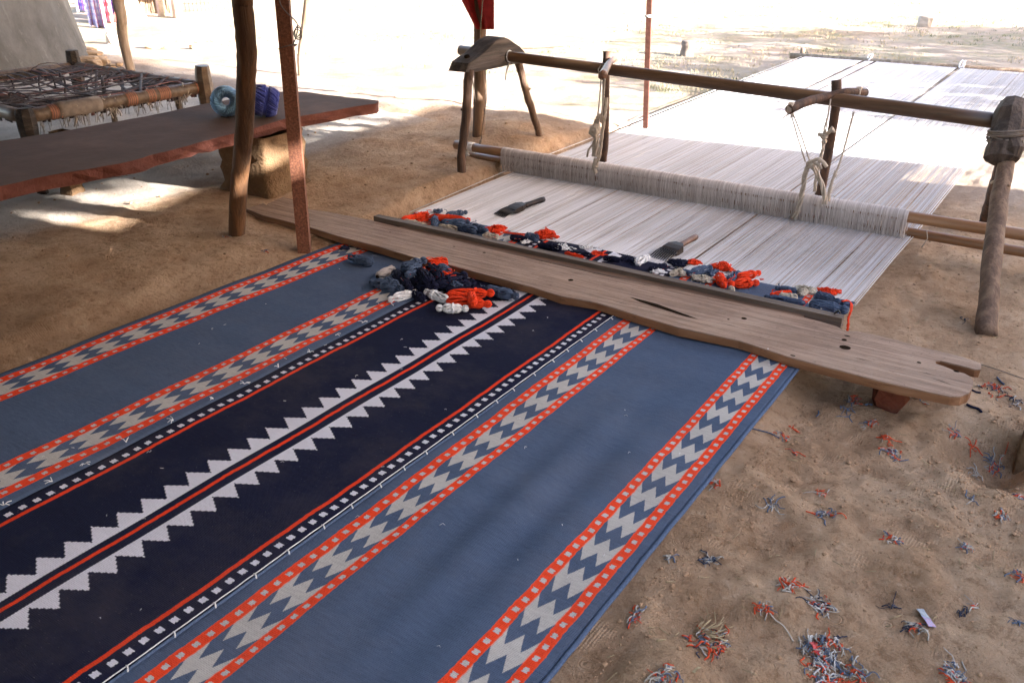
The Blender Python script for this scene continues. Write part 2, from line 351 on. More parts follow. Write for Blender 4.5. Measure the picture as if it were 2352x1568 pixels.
def build(name, mb, mats, parent=None, loc=None, smooth=True, uv=False):
    L = Vector(loc) if loc is not None else (Vector((0, 0, 0)))
    base = wloc(parent) if parent else Vector((0, 0, 0))
    org = base + L if parent else L
    me = bpy.data.meshes.new(name); me.from_pydata([(p[0] - org.x, p[1] - org.y, p[2] - org.z) for p in mb.v], [], mb.f)
    for m in (mats if isinstance(mats, (list, tuple)) else [mats]): me.materials.append(MATS[m] if isinstance(m, str) else m)
    if any(mb.mi): me.polygons.foreach_set('material_index', mb.mi)
    if smooth: me.polygons.foreach_set('use_smooth', [True] * len(me.polygons))
    if mb.t and len(mb.t) == len(mb.v):
        a = me.attributes.new('tone', 'FLOAT', 'POINT'); a.data.foreach_set('value', mb.t)
    if uv:
        l = me.uv_layers.new(name='uv'); vi = np.zeros(len(me.loops), int); me.loops.foreach_get('vertex_index', vi)
        P = np.array([(p[0], p[1]) for p in mb.v])[vi]; l.data.foreach_set('uv', P.ravel())
    me.update(); o = bpy.data.objects.new(name, me); o.location = L; COL.objects.link(o)
    if parent: o.parent = parent
    if smooth == 'auto':
        me.polygons.foreach_set('use_smooth', [False] * len(me.polygons))
    return o
def empty(name, loc, label, cat, group=None):
    o = bpy.data.objects.new(name, None); o.location = loc; o.empty_display_size = .1; COL.objects.link(o); tag(o, label, cat, group); return o
def lerp(a, b, t): return Vector(a) * (1 - t) + Vector(b) * t
def wobbly(a, b, n=10, amp=.006, bow=(0, 0, 0)):
    a, b = Vector(a), Vector(b); pts = []
    for i in range(n):
        t = i / (n - 1); e = 1 if 0 < i < n - 1 else .3
        pts.append(lerp(a, b, t) + Vector(bow) * math.sin(math.pi * t) + Vector((U(-amp, amp), U(-amp, amp), U(-amp, amp) * .3)) * e)
    return pts
def smoothpts(P, n=4):
    P = [Vector(p) for p in P]; out = []
    for i in range(len(P) - 1):
        p0 = P[max(i - 1, 0)]; p1 = P[i]; p2 = P[i + 1]; p3 = P[min(i + 2, len(P) - 1)]
        for k in range(n):
            t = k / n
            out.append(.5 * ((2 * p1) + (p2 - p0) * t + (2 * p0 - 5 * p1 + 4 * p2 - p3) * t * t + (3 * p1 - p0 - 3 * p2 + p3) * t ** 3))
    out.append(P[-1]); return out
# ------------------------------------------------------------------ ground
def axis(segs):
    out = []
    for a, b, s in segs: out += list(np.arange(a, b, s))
    out.append(segs[-1][1]); return np.array(out)
gx = axis([(-90, -30, 6), (-30, -12, 1.2), (-12, -5.5, .25), (-5.5, -3.2, .05), (-3.2, -1.2, .03), (-1.2, .5, .012), (.5, 1.6, .06), (1.6, 6, .3), (6, 60, 6)])
gy = axis([(-30, -2, 4), (-2, .3, .15), (.3, 2.9, .014), (2.9, 5.6, .03), (5.6, 8, .1), (8, 16, .3), (16, 110, 5)])
GX, GY = np.meshgrid(gx, gy); GZ = gzn(GX, GY)
nx_, ny_ = len(gx), len(gy)
me = bpy.data.meshes.new('ground')
verts = np.stack([GX.ravel(), GY.ravel(), GZ.ravel()], 1)
ii = (np.arange(ny_ - 1)[:, None] * nx_ + np.arange(nx_ - 1)[None, :]).ravel()
faces = np.stack([ii, ii + 1, ii + nx_ + 1, ii + nx_], 1)
me.vertices.add(len(verts)); me.vertices.foreach_set('co', verts.ravel())
me.loops.add(faces.size); me.loops.foreach_set('vertex_index', faces.ravel())
me.polygons.add(len(faces)); me.polygons.foreach_set('loop_start', np.arange(0, faces.size, 4)); me.polygons.foreach_set('loop_total', np.full(len(faces), 4))
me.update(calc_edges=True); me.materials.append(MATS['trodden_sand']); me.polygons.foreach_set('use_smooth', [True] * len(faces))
ground = bpy.data.objects.new('ground', me); COL.objects.link(ground); tag(ground, kind='structure')
# ------------------------------------------------------------------ unseen roof and added blockers that shade the yard (out of frame)
HR = 1.9
SH = Vector((-SDIR.x, -SDIR.y, 0)) * (HR / math.tan(SUN_EL))
def roof(name, label, poly, z, th=.12, fringe=True):
    c = sum((Vector((x, y, 0)) for x, y in poly), Vector()) / len(poly)
    root = empty(name, (c.x, c.y, z), label, 'roof')
    P = []
    for i in range(len(poly)):
        a, b = Vector((*poly[i], 0)), Vector((*poly[(i + 1) % len(poly)], 0)); n = max(2, int((b - a).length / .18))
        for k in range(n):
            q = lerp(a, b, k / n); P.append(q + Vector((U(-.03, .03), U(-.03, .03), 0)))
    m = MB(); m.prism([p + Vector((0, 0, z + th)) for p in P], [p + Vector((0, 0, z)) for p in P]); build('thatch_layer', m, 'thatch', root, smooth=False)
    m = MB()
    for p in P:
        for _ in range(9):
            d = (p - c); d.z = 0; d = d.normalized(); q = p + Vector((U(-.1, .1), U(-.1, .1), z + U(.0, th)))
            e = q + d * U(.04, .22) + Vector((U(-.08, .08), U(-.08, .08), U(-.06, .0))); m.tube([q, e], .006, 3)
    f = build('straw_fringe', m, 'straw', root); tag(f, kind='stuff')
    m = MB(); xs_ = [p.x for p in P]; ys_ = [p.y for p in P]
    return root
shp_ = [(-4.03, 4.96), (-3.99, 3.76), (-3.85, 2.99), (-3.50, 2.08), (-4.24, 2.03), (-6.2, 1.6), (-6.2, -3.2), (2.2, -3.2), (2.2, 5.3), (-.28, 5.36), (-.55, 5.33), (-2.0, 5.15), (-2.7, 5.23), (-3.3, 5.02)]
roof('thatched_roof', 'straw thatch roof over the loom and the rug', [(-7.2, -4.6), (.7, -4.6), (.1, 1.5), (-.7, 5.3), (-4.3, 5.6), (-6.4, 2.9), (-7.2, 2.0)], HR)  # unseen roof; outline stretched left and behind to darken that side
TS = math.tan(SUN_EL); HX = 7.0
hs = empty('house_sun_blocker', (8.7, 1, 0), 'unseen block built like a mud house, added right of the yard to shade the loom', 'house')  # added out of frame; its roofline is cut to cast the loom's shade
def prj(x, y): d = (HX - x) / SDIR.x; return (y + SDIR.y * d, d * TS)
pr = [(-12.0, 4.6), (prj(-3.5, 2.04)[0], 4.6), prj(-3.5, 2.06), prj(-3.85, 2.99), prj(-3.99, 3.76), prj(-4.03, 4.96), prj(-3.3, 5.02), (prj(-3.2, 5.04)[0], -.2)]
m = MB(); n_ = len(pr); m.prism([Vector((HX, y, z)) for y, z in pr] + [Vector((HX, -12.0, -.3))], [Vector((HX + 3.5, y, z)) for y, z in pr] + [Vector((HX + 3.5, -12.0, -.3))]); build('wall', m, 'mud_plaster', hs, smooth=False)
m = MB(); m.box((HX + 1.8, -4.8, 4.66), (4.2, 14.6, .12)); build('roof', m, 'thatch', hs, smooth=False)
mw = MB(); mw.box((-4.6, -.75, .85), (6.4, .3, 1.9), 0, .01); o = build('wall_sky_blocker', mw, 'mud_plaster', None, (-4.6, -.75, -.1), smooth=False); tag(o, 'unseen brown wall added behind the left side of the rug to block skylight', 'wall')  # added out of frame to keep skylight off the left side
t2 = empty('tree', (12.2, 4.9, 0), 'unseen tree added behind the house-shaped blocker to shade the bed and hut', 'tree')  # added blocker; crown spread along the sun rays to bed and hut
m = MB(); m.tube(smoothpts([(12.2, 4.9, -.1), (12.1, 4.95, 1.5), (12.3, 4.9, 3.5), (12.2, 4.9, 5.4)]), [.3 - .012 * i for i in range(13)], 10, rough=.08); build('trunk', m, 'bark', t2)
m = MB()
for k in range(640):
    X_i = -4.14 - 7.7 * rnd(); Y_i = U(1.7, 4.35 + .22 * (-4.14 - X_i)); tx = U(10.9, 13.6); d = (tx - X_i) / SDIR.x
    c_ = Vector((tx, Y_i + d * SDIR.y, d * TS + .05)); sg = .05 if X_i > -5.2 else .16
    for j in range(26):
        p = c_ + Vector((random.gauss(0, .2), random.gauss(0, .14), random.gauss(0, sg))); a = Vector((U(-1, 1), U(-1, 1), U(-.5, .5))) * .12; b = Vector((U(-1, 1), U(-1, 1), U(-.5, .5))) * .06
        m.add([p - a, p + b, p + a, p - b], [(0, 1, 2, 3)])
tag(build('crown', m, 'leaf', t2, smooth=False), kind='stuff')
# ------------------------------------------------------------------ neem tree out of frame whose shade falls on the far yard
tr = empty('tree', (12.2, 12.0, 0), 'broad shade tree beyond the right side of the yard', 'tree')
m = MB(); m.tube(smoothpts([(12.2, 12, -.1), (12.15, 12.05, 1.0), (12.3, 11.9, 1.8), (12.2, 11.8, 2.6)]), [.26 - .01 * i for i in range(13)], 10, rough=.08)
for k in range(9):
    th = k * .7 + .3; m.tube(smoothpts([(12.2, 11.8, 1.8 + .1 * k), (12.2 + 1.2 * math.cos(th), 11.8 + 1.2 * math.sin(th), 2.8), (12.2 + 2.2 * math.cos(th), 11.8 + 2.4 * math.sin(th), 3.4)]), [.1 - .009 * i for i in range(9)], 6)
build('trunk', m, 'bark', tr)
m = MB()
for k in range(420):
    th = U(0, 6.28); rr = math.sqrt(rnd()); cx_, cy_ = 12.2 + rr * 3.4 * math.cos(th), 11.6 + rr * 4.2 * math.sin(th); cz_ = 2.9 + U(-1.7, 1.9) * math.sqrt(max(0, 1 - rr * rr * .8))
    for j in range(70):
        p = Vector((cx_ + random.gauss(0, .27), cy_ + random.gauss(0, .27), cz_ + random.gauss(0, .2))); a = Vector((U(-1, 1), U(-1, 1), U(-.5, .5))) * .12; b = Vector((U(-1, 1), U(-1, 1), U(-.5, .5))) * .06
        m.add([p - a, p + b, p + a, p - b], [(0, 1, 2, 3)])
o = build('crown', m, 'leaf', tr, smooth=False); tag(o, kind='stuff')
# ------------------------------------------------------------------ the rug on the loom
rug = empty('woven_rug', (-1.56, 1.5, 0), 'large slate blue and navy flat-woven rug with orange stripes, its white warp stretched behind', 'rug')
YF = 3.048
def rugz(x, y):
    z = 0.0
    s = math.exp(-((y - 1.35) / .5) ** 2)
    z += .010 * s * math.sin((x + .9) * 40 + y * 1.5) * math.exp(-((x + .88) / .13) ** 2)
    z += .004 * math.exp(-((y - 1.0) / .4) ** 2) * math.sin((x + 1) * 26 + y * 2) * math.exp(-((x + .92) / .2) ** 2)
    z += .002 * math.sin(x * 9 + y * 3) + .0012 * math.sin(y * 14 + x * 5)
    return z
def panel(name, x0, x1, mat, nx=40):
    m = MB(); ysl = list(np.arange(-.3, YF, .03)) + [YF]; n = nx + 1
    ed = lambda x, y: x
    for y in ysl:
        for i in range(n):
            x = x0 + (x1 - x0) * i / nx; k = min(i, nx - i)
            xx = x + (.0012 * math.sin(y * 23 + x0) if k == 0 else 0)
            m.v.append((xx, y, rugz(x, y) + (-.0025 if k == 0 else 0)))
    N = len(m.v); m.v += [(x, y, z - .006) for x, y, z in m.v]; R = len(ysl)
    for j in range(R - 1):
        for i in range(nx):
            a = j * n + i; m.f.append((a, a + 1, a + n + 1, a + n)); m.f.append((N + a, N + a + n, N + a + n + 1, N + a + 1))
        a = j * n; m.f.append((a, a + n, N + a + n, N + a)); a += nx; m.f.append((a, N + a, N + a + n, a + n))
    a = (R - 1) * n
    for i in range(nx): m.f.append((a + i, a + i + 1, N + a + i + 1, N + a + i)); m.f.append((i, N + i, N + i + 1, i + 1))
    m.mi = [0] * len(m.f); o = build(name, m, mat, rug, uv=True); return o
tag(panel('left_panel', -2.546, -1.8815, 'left_weave'), 'slate blue left panel with two zigzag borders')
tag(panel('center_panel', -1.880, -1.2275, 'navy_weave'), 'navy centre panel with white triangle bands')
tag(panel('right_panel', -1.2195, -.588, 'right_weave', 90), 'slate blue right panel with two zigzag borders')
m = MB(); m.tube([(-.5835 + U(-.0008, .0008), y, -.0015 + U(-.0008, .0008)) for y in np.arange(-.3, YF, .04)], .0052, 8); build('selvedge_cord', m, 'slate_selvedge', rug)
m = MB(); m.tube([(-1.2175 + U(-.0006, .0006), y, -.0005) for y in np.arange(-.3, YF, .04)], .0034, 8); build('selvedge_cord', m, 'slate_selvedge', rug)
# lacing thread in the seam, with little hitches
m = MB(); y = -.2; P = []
while y < 2.52:
    P.append((-1.2245 + U(-.0008, .0008), y, .0028)); y += .03
m.tube(P, .0012, 5); tag(build('seam_thread', m, 'white', rug), 'white lacing thread between navy and right panel')
m = MB(); y = .2
while y < 2.5:
    m.tube([(-1.2255, y, .003), (-1.218, y - .002, .006), (-1.209, y - .008, .0045)], .0016, 5); y += .098 + U(-.015, .015)
tag(build('seam_hitches', m, 'white', rug), kind='stuff')
def knot(px, py, k=0):
    p = at(px, py, .003); m = MB(); r = .0011
    for s_ in range(3 + k % 2):
        d = Vector((U(-1, 1), U(-.7, .7), 0)).normalized() * U(.007, .019); d = Vector((d.x * 1.1, d.y, 0))
        m.tube([p, p + d * .5 + Vector((0, 0, .005)), p + d + Vector((U(-.004, .004), 0, .004))], r, 4)
    return build('tied_thread_end', m, 'white', rug)
for i, (a, b) in enumerate([(120, 1105), (195, 1065), (290, 1015), (398, 965), (490, 915), (562, 881), (640, 843), (712, 809), (772, 769), (835, 740), (901, 700), (8, 1160)]): knot(a, b, i)
for a, b in [(160, 1047), (705, 1013), (690, 985)]: pass
# warp: every thread a real strand, two sheds
m = MB(); NTH = 640; x = -2.548; k = 0
gaps = [(-2.03, .007), (-1.93, .004), (-1.79, .003), (-1.6, .003), (-1.40, .004), (-1.228, .012), (-1.02, .004), (-.86, .003), (-.73, .003)]
gi = 0
while x < -.584:
    g = 0
    for c_, w_ in gaps:
        if abs(x - c_) < .0016: g = w_
    x += .0029 + U(-.0004, .0004) + (U(.001, .003) if rnd() < .06 else 0) + g; k += 1
    xe = x
    def X_(y):   # slight spread with distance
        t = (x + 1.566) / .98; return x + t * (.018 * min(1, (y - 3.05) / .85)) + (t < 0) * t * .06 * max(0, (y - 4) / 5)
    dz = -.004 if k % 2 else 0; tn = U(0, 1); jit = U(-.0012, .0012); jit2 = U(-.003, .003)
    fg = sum(.011 * math.copysign(1, x - c_) * math.exp(-((x - c_) / .05) ** 2) for c_ in (-2.03, -1.228, -1.93)); P = [(X_(3.03), 3.03, -.001), (X_(3.5) + jit, 3.5, dz), (X_(3.89), 3.89, dz * .5 + U(-.001, .001)), (X_(4.6) + jit2, 4.6, dz * 1.5 + U(-.002, .001)), (X_(6.2) + jit2, 6.2, dz + U(-.002, .002)), (X_(7.3) + jit + fg * .4, 7.3, U(-.002, .002)), (X_(9.3) + fg, 9.3, .0)]
    m.tube(P, .00152, 3, False, tone=tn)
o = build('warp_threads', m, 'warp_cotton', rug); tag(o, kind='stuff')
m = MB()
for dx in (.004, .011): m.tube([(-.578 + dx, 3.02, .0), (-.573 + dx, 3.6, .0), (-.570 + dx * 1.5, 3.95, 0), (-.560 + dx, 6, .002), (-.552 + dx, 9.3, 0)], .0016, 4)
m.tube([(-2.56, 3.02, 0), (-2.61, 3.9, 0), (-2.62, 5.5, 0), (-2.66, 9.3, 0)], .0018, 4)
build('edge_cord', m, 'white', rug)
# wide bands of sunlit warp bunch up over a far lease rod
# far beam
fb = empty('warp_beam', (-1.55, 9.33, gz(-1.55, 9.33)), 'grey wooden beam holding the far end of the white warp', 'beam')
m = MB(); m.tube([(-2.78, 9.3, -.005), (-.2, 9.38, -.005)], .03, 12); build('beam', m, 'pale_post_wood', fb)
for xx in (-2.7, -.3): m = MB(); m.tube([(xx, 9.42, .06), (xx, 9.44, gz(xx, 9.44) - .05)], .025, 8); build('stake', m, 'pale_post_wood', fb)
for xx in (-2.02, -1.2): m = MB(); m.tube([(xx + .02 * math.sin(t), 9.33 + .03 * math.cos(t), .03 + .03 * math.sin(t * 1.3)) for t in np.arange(0, 9, .6)], .007, 5); build('rope_tie', m, 'white', fb)
# ------------------------------------------------------------------ heddle
hd = empty('heddle', (-1.55, 3.9, .07), 'long heddle rod hung with a row of cotton loops across the white warp', 'heddle')
HZ = lambda x: .092 - .004 * (x + 2.6) / 2.0
m = MB(); m.tube([(-2.955 + .3 * i, 3.905, HZ(-2.955 + .3 * i) + U(-.002, .002)) for i in range(12)], .0245, 12, rough=.03); build('heddle_rod', m, 'bamboo', hd)
m = MB(); m.tube([(-2.90 + .3 * i, 3.945, HZ(-2.9) - .055 - .0035 * i + U(-.001, .001)) for i in range(12)], .0215, 12, rough=.02); tag(build('lower_rod', m, 'bamboo', hd), 'lower bamboo rod below the heddle')
def ringwrap(c, r, n, dx, ax=0, mat='white', name='cord_wrap', par=None, rr=.0035, zs=1.0):
    m = MB(); P = []
    for i in range(n * 12 + 1):
        t = 2 * math.pi * i / 12; q = [0, 0, 0]; q[ax] = dx * i / (n * 12); q[(ax + 1) % 3] = r * math.cos(t); q[2 if ax != 2 else 1] = r * math.sin(t) * zs
        P.append(Vector(c) + Vector(q) + Vector((0, 0, 0)))
    m.tube(P, rr, 5); return build(name, m, mat, par)
ringwrap((-2.86, 3.905, HZ(-2.86)), .026, 5, .03, par=hd); ringwrap((-2.90, 3.9, HZ(-2.9) - .045), .026, 3, .02, par=hd)
ringwrap((-.07, 3.9, HZ(-.07) - .02), .03, 8, .06, par=hd, zs=1.7)
m = MB(); m.tube([(-.5, 3.875, .05), (-.49, 3.865, .02), (-.505, 3.86, -.02)], .002, 4); build('loose_cord_end', m, 'rope', hd); m = MB(); m.tube([(-.06, 3.87, -.0), (-.075, 3.86, -.06), (-.08, 3.86, -.1)], .002, 4); build('loose_cord_end', m, 'rope', hd)
m = MB(); x = -2.635; k = 0
while x < -.583:
    z0 = HZ(x); fr = U(-.004, .004); sl_ = U(-.006, .006); yb = 3.905
    skip = abs(x + 2.06) < .006
    if not skip:
        P = [(x + sl_ + U(-.002, .002), 3.882 + fr * .5, -.004), (x + sl_ * .5, 3.875 + fr, z0 * .5), (x, 3.877, z0 - .004)]
        for t in (.3, .65, 1.0, 1.35, 1.7, 2.2, 2.7): P.append((x, yb - .0282 * math.cos(t), z0 + .0282 * math.sin(t)))
        P += [(x, 3.932, z0 - .01), (x + sl_ + .002, 3.925, -.004)]
        m.tube(P, [.00125 if i < 3 else .0017 for i in range(len(P))], 4, False, tone=U(.1, .9))
    x += (.0029 if rnd() < .92 else .006) + U(-.0007, .0007); k += 1
x = -2.634
while x < -.584:
    z0 = HZ(x); sl_ = U(-.004, .004)
    if abs(x + 2.06) > .006: m.tube([(x + sl_, 3.893, -.004), (x + sl_ * .4, 3.889, z0 * .5), (x, 3.884, z0)], .0012, 3, False, tone=U(0, .7))
    x += .0026 + U(-.0004, .0004)
o = build('heddle_loops', m, 'heddle_cotton', hd); tag(o, kind='stuff')
# cotton sleeve wound on the rod under the loops
m = MB(); n = 220
for i in range(n + 1):
    x = -2.632 + (2.632 - .585) * i / n; z0 = HZ(x)
    for k in range(15):
        th = -.1 + 3.3 * k / 14; r = .0268 + .0008 * math.sin(i * 2.3) + U(-.0004, .0004); m.v.append((x, 3.905 - r * math.cos(th), z0 + r * math.sin(th)))
for i in range(n):
    for k in range(14): a = i * 15 + k; m.f.append((a, a + 1, a + 16, a + 15))
m.mi = [0] * len(m.f); m.t = [random.random() * .5 + .25 for _ in m.v]; build('winding', m, 'heddle_cotton', hd)
# front web of thin strings joining winding and warp, seen as a light veil
# ------------------------------------------------------------------ loom frame
lf = empty('loom_frame', (-1.5, 4.05, -.05), 'rough wooden loom frame, a long brown pole resting on two forked trestles above the warp', 'loom')
pl = [(-3.02, 4.055, .575), (-2.0, 4.05, .543), (-1.1, 4.03, .516), (-.2, 4.0, .490)]
m = MB(); m.tube([lerp(pl[0], pl[1], t) for t in (0, .33, .66)] + [lerp(pl[1], pl[2], t) for t in (0, .33, .66)] + [lerp(pl[2], pl[3], t) for t in (0, .33, .66, 1)], [.0265, .027, .027, .028, .028, .028, .029, .030, .030, .031], 20, rough=.008); build('cross_pole', m, 'pole_wood', lf)
m = MB(); q = lerp(pl[2], pl[3], .84); m.tube([lerp(pl[2], pl[3], .84 + .2 * i / 16) for i in range(17)], [.037 + (.003 if i % 2 else 0) for i in range(17)], 16); tag(build('rubber_sleeve', m, 'black_rubber', lf), 'ribbed black rubber sleeve on the pole end')
# left block
prof = [(1078.7, 146.3), (1071, 167), (1090, 166.5), (1114, 162.5), (1150, 155), (1182, 147.8), (1203, 145), (1209, 132), (1206.6, 119), (1195, 107), (1182, 98.5), (1170, 90), (1160, 86), (1150, 88), (1139, 95), (1125, 108), (1111, 122), (1095, 134)]
A = [atx(px, py, -2.70) for px, py in prof]
m = MB(); J = [Vector((0, U(-.003, .003), U(-.003, .003))) for _ in A]
B_ = [a + Vector((-.115, .0, 0)) + j for a, j in zip(A, J)]; nA = len(A)
L = []
for t in (0, .04, .5, .96, 1):
    s_ = 1 if .02 < t < .98 else .965; cA = sum(A, Vector()) / nA
    L.append([lerp(a, b, t) * s_ + (lerp(cA, cA + Vector((-.115, 0, 0)), t)) * (1 - s_) for a, b in zip(A, B_)])
m.v = [p for l in L for p in l]
for i in range(4):
    for k in range(nA): a = i * nA + k; b = i * nA + (k + 1) % nA; m.f.append((b, a, a + nA, b + nA))
m.f += [tuple(range(nA)), tuple(4 * nA + k for k in range(nA - 1, -1, -1))]; m.mi = [0] * len(m.f)
blk = build('trestle_block', m, 'block_wood', lf, smooth=False); tag(blk, 'dark humped wooden block at the left end of the pole')
m = MB(); c = atx(1116, 120, -2.735); c2 = at(1080, 130, c.z); m.tube([Vector((-2.76, 3.765, .585)), Vector((-2.76, 3.765, .5975)) + Vector((0, -.004, 0))], [.016, .013], 12); o = build('peg_hole', m, 'hole', blk)
ringwrap((-2.694, 4.05, .5665), .029, 1, .004, par=lf, rr=.003)
def leg(name, a, b, r0, r1, mat, par, n=12, amp=.005, bow=(0, 0, 0), knots=0, lab=None):
    P = smoothpts(wobbly(a, b, n, amp, bow), 2); N = len(P); m = MB(); m.tube(P, [r0 + (r1 - r0) * i / (N - 1) + U(-.0012, .0012) for i in range(N)], 14, rough=.045)
    for k in range(knots):
        q = P[int(N * (k + .7) / (knots + .5)) % N]; d = Vector((U(-1, 1), U(-1, 1), .2)).normalized(); m.tube([q, q + d * (r0 + .008)], [.011, .006], 6)
    o = build(name, m, mat, par)
    if lab: tag(o, lab)
    return o
b = G(1053, 437); leg('leg', aty(1080, 160, 3.72), b + Vector((0, 0, -.03)), .023, .022, 'dark_leg_wood', lf, knots=5)
b = G(1256, 350); leg('leg', aty(1189, 140, 4.2), b + Vector((0, 0, -.03)), .021, .019, 'leg_wood', lf, bow=(.0, 0, -.012), knots=2)
# right block, roped
rb = atx(2318, 300, -.27)
m = MB(); P = [aty(2330, 238, 4.02), aty(2322, 262, 3.98), aty(2318, 290, 3.95), aty(2312, 318, 3.9), aty(2304, 345, 3.87), aty(2300, 366, 3.85), aty(2298, 378, 3.84)]
m.tube(P, [.046, .058, .060, .058, .066, .060, .030], 9, rough=.09); m.tube([aty(2322, 320, 3.87), aty(2330, 345, 3.84), aty(2328, 362, 3.83)], [.03, .036, .02], 10, rough=.1)
blr = build('trestle_block', m, 'stub_wood', lf, smooth=False); tag(blr, 'cracked dark wooden block lashed with twine at the right end')
m = MB(); cc_ = aty(2313, 312, 3.9)
for w_ in range(9):
    z_ = cc_.z + U(-.028, .028); r_ = .066 + U(-.001, .004)
    m.tube([Vector((cc_.x + r_ * math.cos(t), cc_.y + r_ * math.sin(t) * .98, z_ + .012 * math.sin(t + w_) + (cc_.x - 0) * 0)) for t in np.arange(0, 6.5, .4)], .0035, 5)
build('lashing', m, 'darkrope', blr)
m = MB(); q = aty(2303, 375, 3.82); m.tube([q, aty(2297, 398, 3.81), aty(2283, 420, 3.81), aty(2290, 425, 3.8), aty(2283, 450, 3.8), aty(2278, 480, 3.79)], .0026, 5); m.tube([aty(2310, 372, 3.83), aty(2316, 388, 3.82), aty(2308, 404, 3.82)], .0015, 4); m.tube([aty(2282, 417, 3.805), aty(2276, 421, 3.805), aty(2288, 414, 3.8)], .005, 5)
build('loose_twine', m, 'rope', blr)
b = G(2266, 766); leg('leg', aty(2312, 366, 3.86), b + Vector((0, 0, -.015)), .030, .036, 'leg_wood', lf, n=10, amp=.005, bow=(-.012, 0, 0), knots=3)
b = G(2266, 507); leg('leg', aty(2302, 372, 3.95), b + Vector((0, 0, -.03)), .026, .03, 'dark_leg_wood', lf, n=8)
# stakes behind the pole
def thing_tube(name, label, cat, P, r, mat, seg=12, rough=.04, group=None, loc=None):
    m = MB(); m.tube(P, r, seg, rough=rough); l = Vector(loc) if loc is not None else min([Vector(p) for p in P], key=lambda q: q.z)
    o = build(name, m, mat, None, l); tag(o, label, cat, group); return o
def vary(n, a, b, j=.001): return [a + (b - a) * i / (n - 1) + U(-j, j) for i in range(n)]
P = smoothpts([aty(1394, 118, 4.13), aty(1392, 170, 4.13), aty(1391, 260, 4.2), aty(1389, 330, 4.3), aty(1385, 372, 4.37), Vector((-2.29, 4.4, -.13))], 3)
thing_tube('wooden_stake', 'dark upright stake behind the pole, left of the two, beside the knotted cotton rope', 'stake', P, vary(len(P), .019, .021), 'dark_leg_wood')
P = smoothpts([aty(1921, 184, 4.12), aty(1920, 240, 4.12), aty(1908, 320, 4.2), aty(1893, 400, 4.3), aty(1882, 452, 4.33), Vector((-1.08, 4.36, -.13))], 3)
thing_tube('wooden_stake', 'dark upright stake behind the pole, right of the two, under the bent stick', 'stake', P, vary(len(P), .021, .022), 'dark_leg_wood')
P = smoothpts([aty(1384, 174, 3.72), aty(1391, 160, 3.85), aty(1400, 145, 4.02), aty(1411, 136, 4.16)], 3)
thing_tube('short_stick', 'short worn stick laid across the pole above the knotted rope, pointing forward', 'stick', P, vary(len(P), .020, .015), 'comb_handle_wood')
P = smoothpts([aty(1812, 252, 3.78), aty(1850, 235, 3.88), aty(1900, 222, 4.0), aty(1945, 212, 4.05), aty(1988, 213, 4.14)], 3)
thing_tube('bent_stick', 'bent bare branch laid across the pole, tied with cloth at both ends', 'stick', P, vary(len(P), .019, .017), 'dark_leg_wood')
for (a, b_), yy, lb in (((1818, 249), 3.80, 'near'), ((1974, 213), 4.11, 'far')):
    q = aty(a, b_, yy); m = MB()
    for i in range(5): m.tube([q + Vector((.004 * i - .01, .022 * math.cos(t), .022 * math.sin(t))) for t in np.arange(0, 6.7, .5)], .004, 5)
    for i in range(5): m.tube([q + Vector((0, 0, -.02)), q + Vector((U(-.03, .03), U(-.02, .02), U(-.05, -.03)))], .0018, 4)
    o = build('cloth_binding', m, 'rope', None, q); tag(o, 'frayed cloth binding round the %s end of the bent branch' % lb, 'binding')
# ropes
def twist(m, P, r, turns=30, strands=3, seg=5):
    P = smoothpts(P, 5); N = len(P); Ls = [0]
    for i in range(1, N): Ls.append(Ls[-1] + (P[i] - P[i - 1]).length)
    for s_ in range(strands):
        Q = []
        for i, p in enumerate(P):
            t = (P[min(i + 1, N - 1)] - P[max(i - 1, 0)]).normalized(); a = t.orthogonal().normalized(); b = t.cross(a); th = Ls[i] / (r * 6) * 2 + s_ * 2 * math.pi / strands
            Q.append(p + (a * math.cos(th) + b * math.sin(th)) * r * .62 * U(.9, 1.1))
        m.tube(Q, r * .52, seg)
def knob(m, c, r, n=7):
    c = Vector(c)
    for _ in range(n):
        a = Vector((U(-1, 1), U(-1, 1), U(-1, 1))).normalized(); b = a.orthogonal().normalized(); d = a.cross(b); e = U(.55, .85)
        m.tube([c + (b * math.cos(t) + d * math.sin(t) * e) * (r * .72) + a * (r * .15 * math.sin(3 * t)) for t in np.arange(0, 5.6, .5)], r * .26, 5)
    for _ in range(5): q = c + Vector((U(-r, r), U(-r, r), U(-r, r))) * .6; m.tube([q, q + Vector((U(-.012, .012), U(-.01, .0), U(-.018, .006)))], .001, 3)
def resam(P, d=.012):
    P = smoothpts(P, 6); out = [P[0]]
    for p in P[1:]:
        if (p - out[-1]).length > d: out.append(p)
    return out
yh = 3.84
m = MB()
m.tube([aty(1381, 180, 3.72), aty(1376, 240, 3.78), aty(1371, 280, 3.82)], .0035, 5); m.tube([aty(1389, 182, 3.72), aty(1386, 230, 3.78), aty(1380, 282, 3.82)], .0045, 5)
m.tube([aty(1376, 172, 3.75), aty(1374, 160, 3.95), aty(1380, 150, 4.03), aty(1400, 150, 4.0)], .003, 5)
kn = [aty(1374, 275, yh), aty(1370, 300, yh - .01), aty(1368, 330, yh), aty(1366, 360, yh)]
for s_ in range(4): twist(m, resam([p + Vector((U(-.013, .013), U(-.012, .004), U(-.008, .008))) for p in kn], .01), .0095)
twist(m, resam([aty(1394, 225, 3.86), aty(1390, 262, yh), aty(1384, 300, yh), aty(1378, 350, yh), aty(1370, 378, yh + .01)], .01), .008)
m.tube([aty(1370, 290, yh - .02), aty(1358, 297, yh - .02), aty(1356, 305, yh - .02), aty(1364, 312, yh - .02), aty(1372, 300, yh - .03)], .011, 8)
